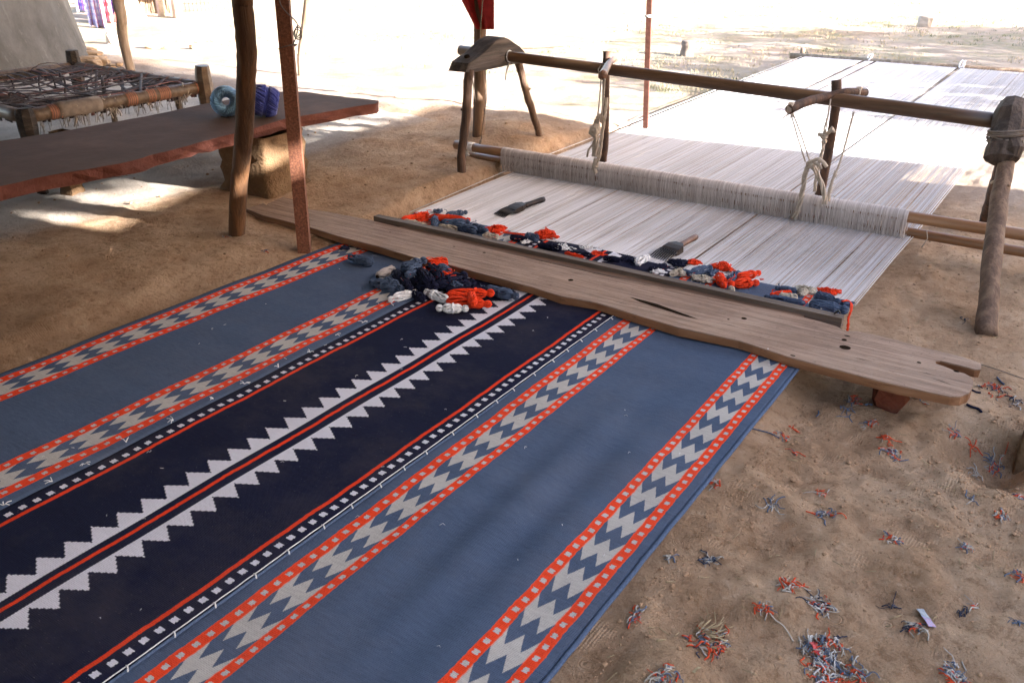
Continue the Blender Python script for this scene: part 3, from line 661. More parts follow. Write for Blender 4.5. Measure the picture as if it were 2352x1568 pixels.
knob(m, aty(1377, 270, yh), .022); knob(m, aty(1368, 296, yh - .02), .028, 9); knob(m, aty(1367, 380, 3.855), .018)
m.tube([aty(1362, 330, yh), aty(1352, 345, yh - .01), aty(1349, 360, yh)], .005, 5, rough=.3); m.tube([aty(1368, 365, yh), aty(1364, 385, 3.86), aty(1369, 398, 3.86)], .010, 7)
for _ in range(14): q = aty(U(1354, 1366), U(285, 350), yh - .02); m.tube([q, q + Vector((U(-.015, .01), 0, U(-.03, -.01)))], .0012, 3)
o = build('cotton_rope', m, 'rope', None, aty(1370, 320, yh)); tag(o, 'thick knotted cotton rope bundle hanging from the pole to the left part of the heddle', 'rope')
m = MB()
m.tube([aty(1817, 262, 3.79), aty(1832, 315, 3.8), aty(1850, 372, 3.82)], .0032, 5); m.tube([aty(1822, 262, 3.79), aty(1842, 315, 3.8), aty(1859, 368, 3.82)], .0032, 5)
twist(m, resam([aty(1866, 372, 3.82), aty(1852, 390, 3.82), aty(1847, 415, 3.83), aty(1842, 445, 3.84), aty(1836, 472, 3.85), aty(1828, 492, 3.86), aty(1822, 505, 3.865)], .012), .0105)
twist(m, resam([aty(1860, 375, 3.82), aty(1874, 395, 3.83), aty(1886, 420, 3.84), aty(1894, 450, 3.85), aty(1893, 470, 3.86)], .012), .0105)
knob(m, aty(1863, 377, 3.815), .024, 8); m.tube(smoothpts([aty(1866, 372, 3.81), aty(1878, 366, 3.8), aty(1890, 372, 3.8), aty(1899, 384, 3.8)]), .008, 7); m.tube(smoothpts([aty(1870, 375, 3.81), aty(1882, 380, 3.8), aty(1886, 388, 3.8)]), .007, 7)
for _ in range(10): q = aty(1822, 505, 3.865); m.tube([q, q + Vector((U(-.02, .01), U(-.02, .0), U(-.03, -.0)))], .0013, 3)
o = build('cotton_rope', m, 'rope', None, aty(1860, 420, 3.83)); tag(o, 'forked twisted cotton rope hanging from the near tip of the bent branch to the heddle', 'rope')
m = MB()
m.tube([aty(1908, 226, 4.0), aty(1902, 265, 3.97), aty(1892, 298, 3.95)], .0038, 5); m.tube([aty(1908, 230, 4.0), aty(1897, 298, 3.95)], .0025, 4)
twist(m, resam([aty(1895, 298, 3.95), aty(1892, 325, 3.94), aty(1888, 350, 3.93), aty(1880, 380, 3.92), aty(1874, 410, 3.92), aty(1871, 440, 3.92)], .012), .007)
knob(m, aty(1893, 312, 3.94), .02); knob(m, aty(1893, 325, 3.94), .014)
m.tube([aty(1895, 312, 3.94), aty(1906, 302, 3.93), aty(1914, 297, 3.93)], [.009, .008, .015], 8, rough=.25); m.tube([aty(1888, 312, 3.94), aty(1880, 306, 3.94), aty(1882, 312, 3.93)], .006, 6, rough=.2)
o = build('cotton_rope', m, 'rope', None, aty(1893, 320, 3.94)); tag(o, 'short rope with a frayed knot in front of the right stake', 'rope')
m = MB()
m.tube(smoothpts([aty(1961, 258, 4.0), aty(1950, 300, 3.97), aty(1938, 345, 3.93), aty(1925, 385, 3.9), aty(1914, 410, 3.89)]), .0045, 6)
m.tube(smoothpts([aty(1920, 392, 3.89), aty(1912, 415, 3.88), aty(1906, 440, 3.87), aty(1902, 462, 3.865)]), .007, 6, rough=.3)
for _ in range(10): q = aty(U(1905, 1918), U(395, 450), 3.88); m.tube([q, q + Vector((U(-.02, .02), 0, U(-.02, .0)))], .0012, 3)
o = build('cotton_rope', m, 'rope', None, aty(1930, 360, 3.93)); tag(o, 'single slanting cord from the pole down to the heddle, right of the right stake', 'rope')
m = MB(); m.tube(smoothpts([aty(1170, 148, 4.0), aty(1167, 152, 3.99), aty(1163, 168, 3.99), aty(1161, 185, 3.99)]), [.008] + [.004] * 11 + [.002], 6, rough=.3)
o = build('cotton_rope', m, 'rope', None, aty(1166, 160, 3.99)); tag(o, 'short frayed rag dangling under the left block of the loom', 'rope')
# thin line to the square post
m = MB(); a_, b_ = aty(1200, 112, 4.15), aty(1482, 45, 5.35)
P = [lerp(a_, b_, t) + Vector((0, 0, -.05 * math.sin(math.pi * t))) for t in np.linspace(0, 1, 14)]; m.tube(P, .0022, 4); q = P[11]; m.ball(q, (.012, .012, .02), 6, 5, .2)
o = build('thin_line', m, 'rope', None, a_); tag(o, 'thin string stretched from the left loom block to the square iron post', 'string')
# ------------------------------------------------------------------ plank with holes and slot
top = [(564.6, 479), (605, 466.5), (612, 471), (616, 467), (649, 453), (700, 463), (711, 481), (755, 487), (849, 505), (960, 532), (1100, 566), (1240, 599), (1371, 629), (1500, 655), (1650, 687), (1805, 718), (1880, 737), (1921, 749), (1943, 760), (1965, 760), (2004, 767), (2060, 781), (2110, 795), (2198, 816), (2243, 829.7), (2254, 836), (2253, 848), (2240, 848), (2215, 841), (2185, 834), (2160, 828), (2148, 829), (2150, 835), (2172, 842), (2193, 851), (2215, 857), (2228, 864), (2236, 874), (2232, 893), (2226, 902), (2206, 910), (2184, 910), (2130, 899), (2068, 885), (2020, 874), (1960, 858), (1893, 841), (1818, 821), (1750, 799), (1698, 782), (1560, 752), (1460, 722), (1371, 695), (1290, 680), (1220, 658), (1140, 637), (1061, 616), (1005, 601), (950, 590), (870, 566), (784, 544), (715, 523), (667, 509.6), (605, 494.6)]
ZT = .031; pk = empty('weaving_plank', at(1400, 680, 0), 'long worn wooden seat plank with a slotted right end lying across the rug', 'plank')
T = [at(px, py, ZT) for px, py in top]; m = MB(); n = len(T); cT = sum(T, Vector()) / n
m.prism(T, [Vector((p.x, p.y, ZT - .004)) for p in T]); m.f = m.f[:1] + m.f[2:]; m.mi = [0] * len(m.f)
k0 = len(m.v)
low = [Vector((p.x + U(-.003, .003), p.y - (.004 if p.y < 2.6 else -.002) + U(-.003, .003), .004 + U(-.001, .002))) for p in T]
m2 = MB(); m2.v = [Vector((p.x, p.y, ZT - .004)) for p in T] + low; m2.f = [(i, i + n, (i + 1) % n + n, (i + 1) % n) for i in range(n)] + [tuple(range(2 * n - 1, n - 1, -1))]; m2.mi = [0] * len(m2.f)
build('plank_top', m, 'board_wood', pk, smooth=False); build('plank_edge', m2, 'board_edge', pk, smooth=False)
def hole(px, py, rx, ry, name='drilled_hole'):
    c_ = at(px, py, ZT + .0008); m = MB(); N = 14
    m.add([(c_.x + rx * math.cos(t * 6.2832 / N), c_.y + ry * math.sin(t * 6.2832 / N), ZT + .0006) for t in range(N)] + [(c_.x + rx * .8 * math.cos(t * 6.2832 / N), c_.y + ry * .8 * math.sin(t * 6.2832 / N), ZT + .0002) for t in range(N)], [(i, (i + 1) % N, (i + 1) % N + N, i + N) for i in range(N)] + [tuple(range(N, 2 * N))])
    build(name, m, 'hole', pk)
hole(1941, 797.5, .017, .015); hole(1939, 780, .008, .009); hole(1946, 771, .010, .004); hole(1311, 643, .010, .010); hole(1709, 731, .009, .009); hole(1673, 733, .004, .004); hole(1112, 580, .007, .006); hole(1043, 566, .005, .004); hole(1821, 816, .008, .004); hole(2111, 832, .006, .005); hole(2197, 852, .008, .006); hole(896, 533, .003, .003)
c0 = [(1447, 682), (1480, 690), (1510, 698), (1545, 711), (1575, 722), (1605, 733), (1570, 725), (1535, 714), (1500, 703), (1470, 693)]
m = MB(); Q = [at(a, b, ZT + .0008) for a, b in c0]; m.add(Q, [tuple(range(len(Q)))]); build('long_crack', m, 'hole', pk)
for a, b, c_, d_ in ((1405, 690, 1450, 702), (1300, 622, 1345, 632), (615, 468, 660, 478), (2140, 868, 2190, 884), (2110, 852, 2150, 862), (1960, 820, 2000, 830), (1650, 740, 1700, 752), (870, 522, 930, 536), (1460, 650, 1500, 658)):
    m = MB(); p, q = at(a, b, ZT + .0009), at(c_, d_, ZT + .0009); nrm = Vector((-(q - p).y, (q - p).x, 0)).normalized() * .0014; m.add([p, lerp(p, q, .5) - nrm, q, lerp(p, q, .5) + nrm], [(0, 1, 2, 3)]); build('hairline_crack', m, 'hole', pk)
m = MB(); q = at(1762, 808, .02); m.ball(q, (.004, .004, .006), 6, 5, .3); m.ball(q + Vector((.001, 0, .008)), (.003, .003, .004), 6, 5, .3); build('paint_drop', m, 'white', pk)
# rock under the plank
rk = G(2041, 938); m = MB(); N = 9
ring0 = []
pts2 = [at(2003, 886, 0), at(2022, 880, .003), at(2076, 893, .003), at(2082, 898, 0), at(2085, 920, -.05)]
def rocky(name, c, d, mat, label, cat, rot=0, seed=1, sub=3, jit=.16):
    rr = random.Random(seed); m = MB(); seg, rings = 9, 6
    vs = []; cs, sn = math.cos(rot), math.sin(rot)
    for i in range(rings + 1):
        ph = math.pi * i / rings
        for k in range(seg):
            th = 2 * math.pi * k / seg; s_ = lambda q: math.copysign(abs(q) ** .55, q); j = 1 + rr.uniform(-jit, jit)
            x, y, z = s_(math.sin(ph) * math.cos(th)) * d[0] * j, s_(math.sin(ph) * math.sin(th)) * d[1] * j, s_(math.cos(ph)) * d[2]
            vs.append((c[0] + x * cs - y * sn, c[1] + x * sn + y * cs, c[2] + z))
    m.add(vs, [(i * seg + k, (i + 1) * seg + k, (i + 1) * seg + (k + 1) % seg, i * seg + (k + 1) % seg) for i in range(rings) for k in range(seg)])
    o = build(name, m, mat, None, (c[0], c[1], c[2] - d[2]), smooth=False); tag(o, label, cat); return o
rc = at(2041, 912, -.045); rocky('rock', (rc.x, rc.y + .03, -.052), (.046, .038, .052), 'brick_stone', 'broken red brick propping up the right end of the plank', 'brick', .1, 5, jit=.24)
m = MB(); q = at(2080, 912, -.045); m.add([at(2073, 893, -.002), at(2082, 896, -.004), at(2085, 925, -.08), at(2076, 934, -.095), at(2078, 915, -.05)], [(0, 1, 2, 4), (4, 2, 3)])
# battens
bt = empty('batten', (-1.55, 2.79, .0), 'long dark squared batten along the woven edge behind the plank', 'batten')
m = MB(); N = 24
def bar(m, x0, x1, y0, y1, z0, z1, N=24, j=.0012):
    vs = []
    for i in range(N + 1):
        x = x0 + (x1 - x0) * i / N
        vs += [(x, y0 + U(-j, j), z0), (x, y1 + U(-j, j), z0), (x, y1 + U(-j, j), z1 + U(-j, j) * .5), (x, y0 + U(-j, j), z1 + U(-j, j) * .5)]
    fs = [(4 * i + a, 4 * i + (a + 1) % 4, 4 * i + 4 + (a + 1) % 4, 4 * i + 4 + a) for i in range(N) for a in range(4)] + [(3, 2, 1, 0), (4 * N, 4 * N + 1, 4 * N + 2, 4 * N + 3)]
    m.add(vs, fs)
bar(m, -2.56, -.553, 2.775, 2.808, .008, .045); build('batten_beam', m, 'batten_wood', bt, smooth=False)
m = MB(); q = Vector((-.585, 2.80, .045)); m.tube([q, q + Vector((.012, 0, .014)), q + Vector((.02, -.006, .008))], .003, 5); build('bent_nail', m, 'iron', bt); m = MB(); m.tube([Vector((-.572, 2.78, .012)), Vector((-.548, 2.765, -.01))], .0022, 5); build('bent_nail', m, 'iron', bt); m = MB(); m.tube([Vector((-.562, 2.785, .012)), Vector((-.532, 2.775, -.006))], .0022, 5); build('bent_nail', m, 'iron', bt)
m = MB(); bar(m, -2.40, -.672, 2.733, 2.772, .008, .030); o = build('thin_batten', m, 'thin_batten_wood', None, (-1.5, 2.75, .008), smooth=False); tag(o, 'flat thin brown batten lying between the dark batten and the plank', 'batten')
# ------------------------------------------------------------------ combs
def comb(label, tip, neck, end, hw, handle_mat, zt=.006):
    tip, neck, end = Vector(tip), Vector(neck), Vector(end); ax = (neck - tip).normalized(); side = Vector((ax.y, -ax.x, 0)).normalized(); up = Vector((0, 0, 1))
    root = empty('weaving_comb', tip, label, 'comb')
    Lh = (neck - tip).length; st = tip + ax * (Lh * .46)
    m = MB(); secs = [(st, hw * 1.0, .010), (st + ax * Lh * .12, hw * 1.02, .014), (st + ax * Lh * .34, hw * .95, .016), (neck - ax * .002, hw * .5, .014), (neck, hw * .34, .012)]
    vs = []
    for c_, w_, t_ in secs:
        c2 = c_ + up * .004; vs += [c2 - side * w_ - up * t_ * .5, c2 + side * w_ - up * t_ * .5, c2 + side * w_ * .9 + up * t_, c2 - side * w_ * .9 + up * t_]
    N = len(secs) - 1; m.add(vs, [(4 * i + a, 4 * i + (a + 1) % 4, 4 * i + 4 + (a + 1) % 4, 4 * i + 4 + a) for i in range(N) for a in range(4)] + [(3, 2, 1, 0), (4 * N, 4 * N + 1, 4 * N + 2, 4 * N + 3)])
    build('comb_head', m, 'comb_wood', root, smooth=False)
    for k in range(9):
        o_ = side * (hw * .96 * (2 * k / 8 - 1)); m = MB(); m.tube([st + o_ + up * .012 + ax * .004, lerp(st, tip, .5) + o_ * 1.04 + up * .009, tip + o_ * 1.08 + up * .0], [.0022, .0019, .0008], 6, flat=1.8); build('tine', m, 'iron', root)
    m = MB(); m.tube([lerp(neck, end, t) + up * .003 for t in np.linspace(-.04, 1, 8)], [.0125, .0125, .012, .0118, .0122, .0130, .0136, .0125], 14, rough=.02); build('handle', m, handle_mat, root)
comb('dark iron weaving comb with black handle lying on the left part of the white warp', at(1146, 496, .002), at(1204, 474, .022), at(1249, 459, .03), .036, 'comb_wood')
comb('weaving comb with brown wooden handle lying by the woven edge near the middle', at(1512, 595, .002), at(1561, 566, .022), at(1598, 545, .03), .042, 'comb_handle_wood')
# ------------------------------------------------------------------ yarn
def hank(label, a, b, rpx, mat, knobs=(1, 1), z=None, tie=True, bend=0, loose=0, n=25, group=None, fat=1.0, dz=(0, 0)):
    """a, b: measured ends; rpx: radius"""
    p0 = at(a[0], a[1], .0); r = rpx * pxm(p0) * .98; zz = r * .95 if z is None else z
    A_, B2 = at(a[0], a[1], zz + dz[0]), at(b[0], b[1], zz + dz[1]); ax = (B2 - A_); Ln = ax.length; t = ax.normalized(); s1 = t.cross(Vector((0, 0, 1))).normalized(); s2 = s1.cross(t)
    def prof(s):
        e = min(s, 1 - s); kn = knobs[0] if s < .5 else knobs[1]
        kl = min(.24, 1.5 * r / max(Ln, 1e-6))
        if kn and e < kl: q = e / kl; return max(.30 if q > .5 else 0, .74 * math.sqrt(max(0, 1 - (2 * q - 1) ** 2))) if q < .9 else .34 + (q - .9) * 2
        if not kn and e < .12: return .25 + .75 * math.sqrt(e / .12)
        base = .58 + .42 * min(1, (e - (kl if kn else .12)) / .10) if kn else 1.0
        return min(1, base) * (1 + .06 * math.sin(s * 9 + A_.x * 40))
    M_ = 30; m = MB(); tw = U(1.2, 2.6) * random.choice((-1, 1)); cen = []
    for i in range(M_):
        s = i / (M_ - 1); cen.append(A_ + ax * s + s1 * (bend * math.sin(math.pi * s)) + s2 * 0)
    for k in range(n):
        ph = 2 * math.pi * k / n + U(-.15, .15); P = []; wob_ = U(0, 6)
        for i in range(M_):
            s = i / (M_ - 1); th = ph + tw * s + .3 * math.sin(s * 5 + wob_); rr = r * prof(s) * fat * (.86 + .06 * math.sin(wob_ + s * 7))
            P.append(cen[i] + s1 * (rr * math.cos(th)) + s2 * (rr * math.sin(th)))
        m.tube(P, [max(.0009, r * prof(i / (M_ - 1)) * math.pi / n * 1.12) for i in range(M_)], 5)
    for k in range(loose):
        P = []; c_ = cen[random.randrange(M_)]
        q = c_ + s1 * U(-r, r) + s2 * r * U(.2, 1)
        for j in range(5): P.append(q); q = q + Vector((U(-1, 1), U(-1, 1), U(-.5, .6))) * r * .7; q.z = max(q.z, .002)
        m.tube(smoothpts(P, 3), .0016, 4)
    root = build('yarn_hank', m, mat, None, (A_ + B2) / 2 - Vector((0, 0, r))); tag(root, label, 'yarn', group)
    if tie:
        m = MB()
        for s in (random.choice((.42, .5, .58)),):
            c_ = A_ + ax * s + s1 * (bend * math.sin(math.pi * s)); sk = U(-.5, .5)
            for dd in (0, .0035): m.tube([c_ + t * (sk * r * math.cos(q) + dd) + (s1 * math.cos(q) + s2 * math.sin(q)) * r * 1.03 for q in np.arange(0, 6.6, .45)], .0021, 5)
        build('tie_thread', m, mat, root)
    return root
def tangle(label, c, rx, ry, h, mat, loops=26, thick=.0021, name='yarn_tangle', zb=0, cat='yarn'):
    """c measured centre; rx/ry px half sizes; h height factor"""
    p = at(c[0], c[1], zb); k = pxm(p); sx, sy = rx * k, ry * k * 1.9; m = MB(); hh = h * k
    hh *= .62; f1, f2 = U(0, 6), U(0, 6)
    def inside(q):
        dx, dy = (q.x - p.x) / sx, (q.y - p.y) / sy; th_ = math.atan2(dy, dx); lob = 1.0 + .32 * math.sin(3 * th_ + f1) + .22 * math.sin(5 * th_ + f2); L2 = math.hypot(dx, dy) / lob; dx /= lob; dy /= lob
        if L2 > 1: q.x, q.y = p.x + dx / L2 * sx * lob * U(.75, 1.25), p.y + dy / L2 * sy * lob * U(.75, 1.25); L2 = 1
        q.z = min(max(q.z, zb + .002), zb + .004 + hh * (1 - .75 * L2) * (1 + .35 * math.sin(dx * 9 + f1) * math.sin(dy * 5 + f2))); return q
    for _ in range(int(loops * 1.5)):
        a0 = U(0, 6.28); rr = math.sqrt(rnd()); q = inside(Vector((p.x + math.cos(a0) * sx * rr, p.y + math.sin(a0) * sy * rr, zb + hh * rnd()))); P = [q.copy()]
        d = Vector((U(-1, 1), U(-1, 1), U(-.4, .8))).normalized(); st = U(.006, .012); cv = U(-1.3, 1.3)
        for j in range(7):
            d = Vector((d.x * math.cos(cv) - d.y * math.sin(cv), d.x * math.sin(cv) + d.y * math.cos(cv), d.z * .4 + U(-.7, .7))).normalized(); q = inside(q + d * st); P.append(q.copy())
        m.tube(smoothpts(P, 2), thick * U(.75, 1.2), 4)
    o = build(name, m, mat, None, (p.x, p.y, zb)); tag(o, label, cat); return o
H = hank
# heap in front of the plank
H('slate blue yarn hank lying alone on the rug, left of the heap', (800, 589), (856, 604), 11, 'slate', (1, 0), loose=5)
tangle('small navy tuft of yarn on the left zigzag border', (792, 571), 9, 5, 10, 'navy', 16)
H('white yarn hank tied in the middle, leftmost white one of the heap', (891, 689), (959, 670), 10.5, 'white')
H('white yarn hank partly under the orange hanks', (975, 669), (1030, 690), 11, 'white', (1, 0))
H('white yarn hank lying frontmost, below the orange hanks', (1001, 707), (1077, 709), 11.5, 'white')
H('orange yarn hank, rear one of the tied pair at the front of the heap', (1026, 679), (1136, 672), 13.5, 'orange', (0, 1), z=.024)
H('orange yarn hank, front one of the tied pair beside the white hank', (1025, 692), (1130, 699), 12.5, 'orange', (0, 1))
H('small orange yarn roll lying across the front orange hanks', (1082, 676), (1088, 700), 11, 'orange', (0, 1), z=.034, tie=False)
H('slate blue yarn hank at the left end of the heap, behind the white hank', (850, 645), (912, 664), 12.5, 'slate', (1, 0))
H('slate blue yarn hank tucked behind the leftmost hank of the heap', (884, 645), (926, 665), 13, 'slate', (0, 1), z=.024, loose=3)
H('beige cotton cone lying on its side at the back left of the heap', (868, 636), (905, 618), 12, 'cone', (0, 0), tie=False, n=26)
m = MB(); q = at(868, 636, .02); dq = (at(905, 618, .02) - q).normalized(); m.tube([q - dq * .002, q - dq * .0035], [.0085, .007], 12)
o = build('cone_hole', m, 'hole', None, q - dq * .003); o.parent = None
conehole = o
H('slate blue yarn hank with a round fanned head on top of the heap', (922, 618), (980, 596), 12.5, 'slate', (0, 1), z=.052, dz=(-.01, .012), loose=3)
H('slate blue yarn hank with a knob, lying across the middle of the navy hanks', (934, 634), (962, 612), 12, 'slate', (1, 0), z=.060)
H('orange yarn hank curled against the plank at the back of the heap', (992, 611), (1044, 640), 16, 'orange', (0, 0), z=.035, bend=.028, loose=6, tie=False)
H('orange loops of yarn topping the rear of the heap', (984, 608), (1028, 602), 13, 'orange', (0, 0), z=.048, loose=5, tie=False)
H('slate blue round yarn knob in front of the curled orange hank', (1008, 618), (1034, 626), 14, 'slate', (0, 1), z=.052, tie=False)
H('navy yarn hank running down the left side of the heap', (906, 624), (944, 664), 12, 'navy', (0, 1), z=.034)
H('navy yarn hank crossing the top of the heap beside the blue fanned one', (951, 616), (990, 650), 15, 'navy', (1, 0), z=.048, loose=2)
H('navy yarn hank leaning against the curled orange hank', (987, 612), (1012, 640), 14, 'navy', (0, 0), z=.050)
H('navy yarn hank low in the centre of the heap', (942, 648), (992, 664), 15, 'navy', (0, 0), z=.022)
H('fat navy yarn hank with a knobbed right end at the right of the heap', (990, 660), (1072, 630), 14.5, 'navy', (1, 1), z=.032)
H('navy yarn hank lying low against the rug between heap and plank', (1026, 668), (1092, 647), 12, 'navy', (0, 1), z=.016)
H('navy yarn hank hidden at the front of the heap between the white ones', (950, 672), (972, 688), 10, 'navy', (0, 0))
tangle('slate blue loop of yarn on the navy hank at the right of the heap', (1049, 655), 12, 6, 14, 'slate', 8, zb=.03)
H('slate blue yarn hank with a knobbed end, rightmost of the heap beside the plank', (1116, 664), (1192, 682), 12.5, 'slate', (0, 1), loose=3)
H('beige yarn hank peeping out behind the heap', (939, 606), (965, 598), 8, 'beige', (1, 0), z=.035)
tangle('cream tuft of yarn under the left side of the heap', (912, 655), 12, 8, 14, 'cream', 18)
# row on the woven edge, left part
ROW = [
 ('orange frayed yarn hank at the far left end of the woven edge', (922, 505), (985, 491), 7, 'orange', (0, 0), 8),
 ('long orange yarn hank, second from the left end of the woven edge', (976, 497), (1081, 506), 8, 'orange', (1, 1), 2),
 ('slate blue yarn hank with a tufted head, rearmost at the left end', (1024, 494), (1074, 487), 7, 'slate', (0, 1), 2),
 ('slate blue yarn hank standing across the batten at the left end', (999, 499), (998, 522), 8, 'slate', (0, 0), 0),
 ('beige yarn hank left of the blue one standing across the batten', (928, 508), (972, 517), 6, 'beige', (0, 0), 9),
 ('slate blue yarn hank over the middle of the left cluster', (1013, 511), (1080, 509), 7.5, 'slate', (0, 1), 2),
 ('slate blue coiled yarn hank at the front of the left cluster', (1043, 517), (1094, 530), 10, 'slate', (0, 0), 0),
 ('slate blue yarn hank with a knobbed end near the orange tufts', (1087, 519), (1120, 532), 9, 'slate', (0, 1), 1),
 ('beige coiled yarn hank along the batten, below the blue coil', (1008, 519), (1051, 526), 6.5, 'beige', (0, 0), 3),
 ('beige braided yarn along the batten beside the orange tuft', (1109, 541), (1146, 544), 6.5, 'beige', (0, 0), 3),
 ('navy yarn hank in the cluster left of the middle', (1172, 544), (1211, 551), 7.5, 'navy', (0, 0), 3),
 ('dark slate yarn hank left of the big orange tangle', (1208, 541), (1236, 549), 9, 'slate', (0, 0), 2),
 ('navy yarn hank in front of the big orange tangle', (1236, 562), (1290, 571), 7.5, 'navy', (0, 0), 5),
 ('navy yarn hank lying along the batten near the middle', (1306, 580), (1361, 587), 6, 'navy', (0, 0), 5),
 ('orange yarn hank lying along the batten near the middle', (1297, 581), (1340, 592), 5, 'orange', (0, 0), 5),
 ('white yarn hank by itself left of the brown-handled comb', (1461, 604), (1490, 588), 9, 'white', (0, 1), 1),
 ('navy yarn hank in front of the brown-handled comb', (1491, 618), (1531, 609), 7, 'navy', (0, 0), 3),
 ('slate blue yarn hank with knobbed ends right of the navy tangle', (1578, 629), (1635, 613), 9.5, 'slate', (1, 1), 1),
 ('slate blue short yarn hank between the orange ones', (1674, 641), (1699, 627), 9, 'slate', (0, 0), 1),
 ('orange yarn hank standing across the batten in the right cluster', (1651, 632), (1663, 658), 11, 'orange', (0, 1), 2),
 ('orange yarn hank with a knobbed end, rear one of the pair pointing right', (1692, 637), (1747, 626), 9.5, 'orange', (0, 1), 1),
 ('orange yarn hank with a knobbed end, front one of the pair pointing right', (1672, 653), (1744, 649), 11, 'orange', (1, 1), 1),
 ('slate blue thin yarn hank at the rear of the last cluster', (1780, 660), (1830, 667), 6.5, 'slate', (1, 0), 1),
 ('orange thin yarn hank at the left of the last cluster', (1769, 676), (1818, 671), 6, 'orange', (1, 0), 2),
 ('beige yarn hank in the last cluster', (1789, 680), (1832, 683), 8, 'beige', (0, 0), 2),
 ('slate blue knotted yarn hank along the batten in the last cluster', (1755, 680), (1850, 697), 7.5, 'slate', (1, 0), 1),
 ('slate blue yarn hank slanting behind the rightmost hank', (1874, 676), (1930, 694), 10.5, 'slate', (0, 1), 1),
 ('big slate blue yarn hank with a knobbed end, rightmost on the woven edge', (1858, 699), (1950, 713), 14, 'slate', (0, 1), 2),
 ('navy yarn hank next to the white triangle at the middle of the edge', (1385, 592), (1425, 598), 7, 'navy', (0, 0), 6),
 ('small beige yarn end under the front orange hank', (1677, 660), (1684, 668), 6, 'beige', (0, 0), 0),
]
for (lb, a, b, r, mt, kn, lo) in ROW: H(lb, a, b, r, mt, kn, loose=lo, n=21)
TG = [
 ('slate blue tuft at the left end behind the orange hank', (1006, 488), 9, 6, 14, 'slate', 14),
 ('orange loops in front of the long orange hank', (968, 508), 14, 5, 10, 'orange', 22),
 ('beige loops under the left cluster', (945, 513), 16, 5, 9, 'beige', 22),
 ('orange tuft right of the slate blue hanks', (1120, 531), 12, 7, 14, 'orange', 26),
 ('tall orange tangle left of the slate stripes', (1143, 530), 14, 9, 26, 'orange', 46),
 ('white loops on the navy hank', (1208, 557), 12, 7, 12, 'white', 14),
 ('big orange tangle at the middle of the woven edge, left of the bare warp', (1253, 543), 24, 13, 26, 'orange', 80),
 ('white loops of yarn along the batten near the middle', (1294, 571), 20, 7, 10, 'white', 24),
 ('loose white loop of yarn above the navy stripe', (1352, 571), 24, 6, 8, 'white', 8),
 ('loose orange strands over the centre stripe', (1374, 584), 18, 6, 6, 'orange', 10),
 ('navy tuft beside the white triangle', (1440, 597), 18, 8, 10, 'navy', 30),
 ('white loops along the batten in front of the navy hank', (1511, 625), 17, 6, 10, 'white', 26),
 ('navy tangle just right of the brown-handled comb', (1556, 606), 22, 9, 16, 'navy', 50),
 ('orange tuft behind the navy tangle', (1592, 605), 13, 7, 14, 'orange', 30),
 ('beige tangle between navy and slate hanks', (1558, 630), 15, 8, 20, 'beige', 44),
 ('beige loops in front of the slate hank with knobbed ends', (1610, 642), 27, 8, 14, 'beige', 50),
 ('tall orange tangle in the middle of the right cluster', (1660, 618), 20, 10, 30, 'orange', 60),
 ('slate blue tuft left of the tall orange tangle', (1636, 627), 10, 8, 12, 'slate', 16),
 ('tall beige tangle in the last cluster', (1848, 673), 22, 9, 30, 'beige', 60),
 ('orange tangle behind the rightmost slate hank', (1904, 674), 20, 8, 24, 'orange', 50),
 ('small slate blue fringe at the right corner of the woven edge', (1940, 697), 14, 6, 6, 'slate', 14),
 ('navy fluff on the rug beneath the yarn heap', (965, 684), 18, 7, 10, 'navy', 20),
]
for (lb, c, rx, ry, h, mt, lo) in TG: tangle(lb, c, rx, ry, h, mt, lo)
m = MB(); P = smoothpts([at(1935, 692, .02), at(1946, 690, .012), at(1955, 697, .006), aty(1955, 712, 2.93), aty(1949, 728, 2.90), aty(1948, 742, 2.87), aty(1946, 759, 2.85)], 5)
for k in range(3): m.tube([p + Vector((U(-.0015, .0015) + (k - 1) * .002, 0, U(-.001, .001))) for p in P], .0022, 5)
o = build('yarn_strand', m, 'orange', None, P[0]); tag(o, 'orange yarn strand hanging over the right corner of the woven edge', 'yarn')
m = MB(); P = smoothpts([at(1160, 533, .004), at(1190, 536, .004), at(1225, 538, .004)], 4); m.tube(P, .002, 4); m.tube([p + Vector((.0, -.012, 0)) for p in P], .002, 4)
o = build('yarn_strand', m, 'orange', None, P[0]); tag(o, 'orange strand stretched along the woven edge beside the big tangle', 'yarn')
# balls of wool on the bench
def wool_ball(label, px, py, rpx, mat, zb, yaw):
    c_ = at(px, py, zb + .07); r = rpx * pxm(c_); c_ = at(px, py, zb + r); m = MB(); ax = Vector((math.cos(yaw), math.sin(yaw), .25)).normalized(); a = ax.orthogonal().normalized(); b = ax.cross(a)
    for k in range(90):
        ph = U(0, 6.28); tl = U(.25, .6); P = []
        for i in range(15):
            t = i / 14 * 6.0; th = ph + t * .38; rr = r * (.62 + .36 * math.cos(t)); zz = r * (.62 + 0 * tl) * math.sin(t) * 1.35
            R2 = .64 + .34 * math.cos(t); P.append(c_ + (a * math.cos(th) + b * math.sin(th)) * (r * R2) + ax * (r * .86 * math.sin(t) * U(.97, 1.03)))
        m.tube(P, .0034 * U(.7, 1.3), 4)
    vs = MB(); 
    o = build('wool_ball', m, mat, None, (c_.x, c_.y, zb)); tag(o, label, 'wool ball')
    m = MB()
    for i in range(24):
        th = 6.2832 * i / 24
        for j in range(14):
            t = 6.2832 * j / 14; R2 = .62 + .31 * math.cos(t); m.v.append(c_ + (a * math.cos(th) + b * math.sin(th)) * (r * R2) + ax * (r * .80 * math.sin(t)))
    for i in range(24):
        for j in range(14): m.f.append((i * 14 + j, i * 14 + (j + 1) % 14, ((i + 1) % 24) * 14 + (j + 1) % 14, ((i + 1) % 24) * 14 + j))
    m.mi = [0] * len(m.f); build('wool_core', m, mat, o)
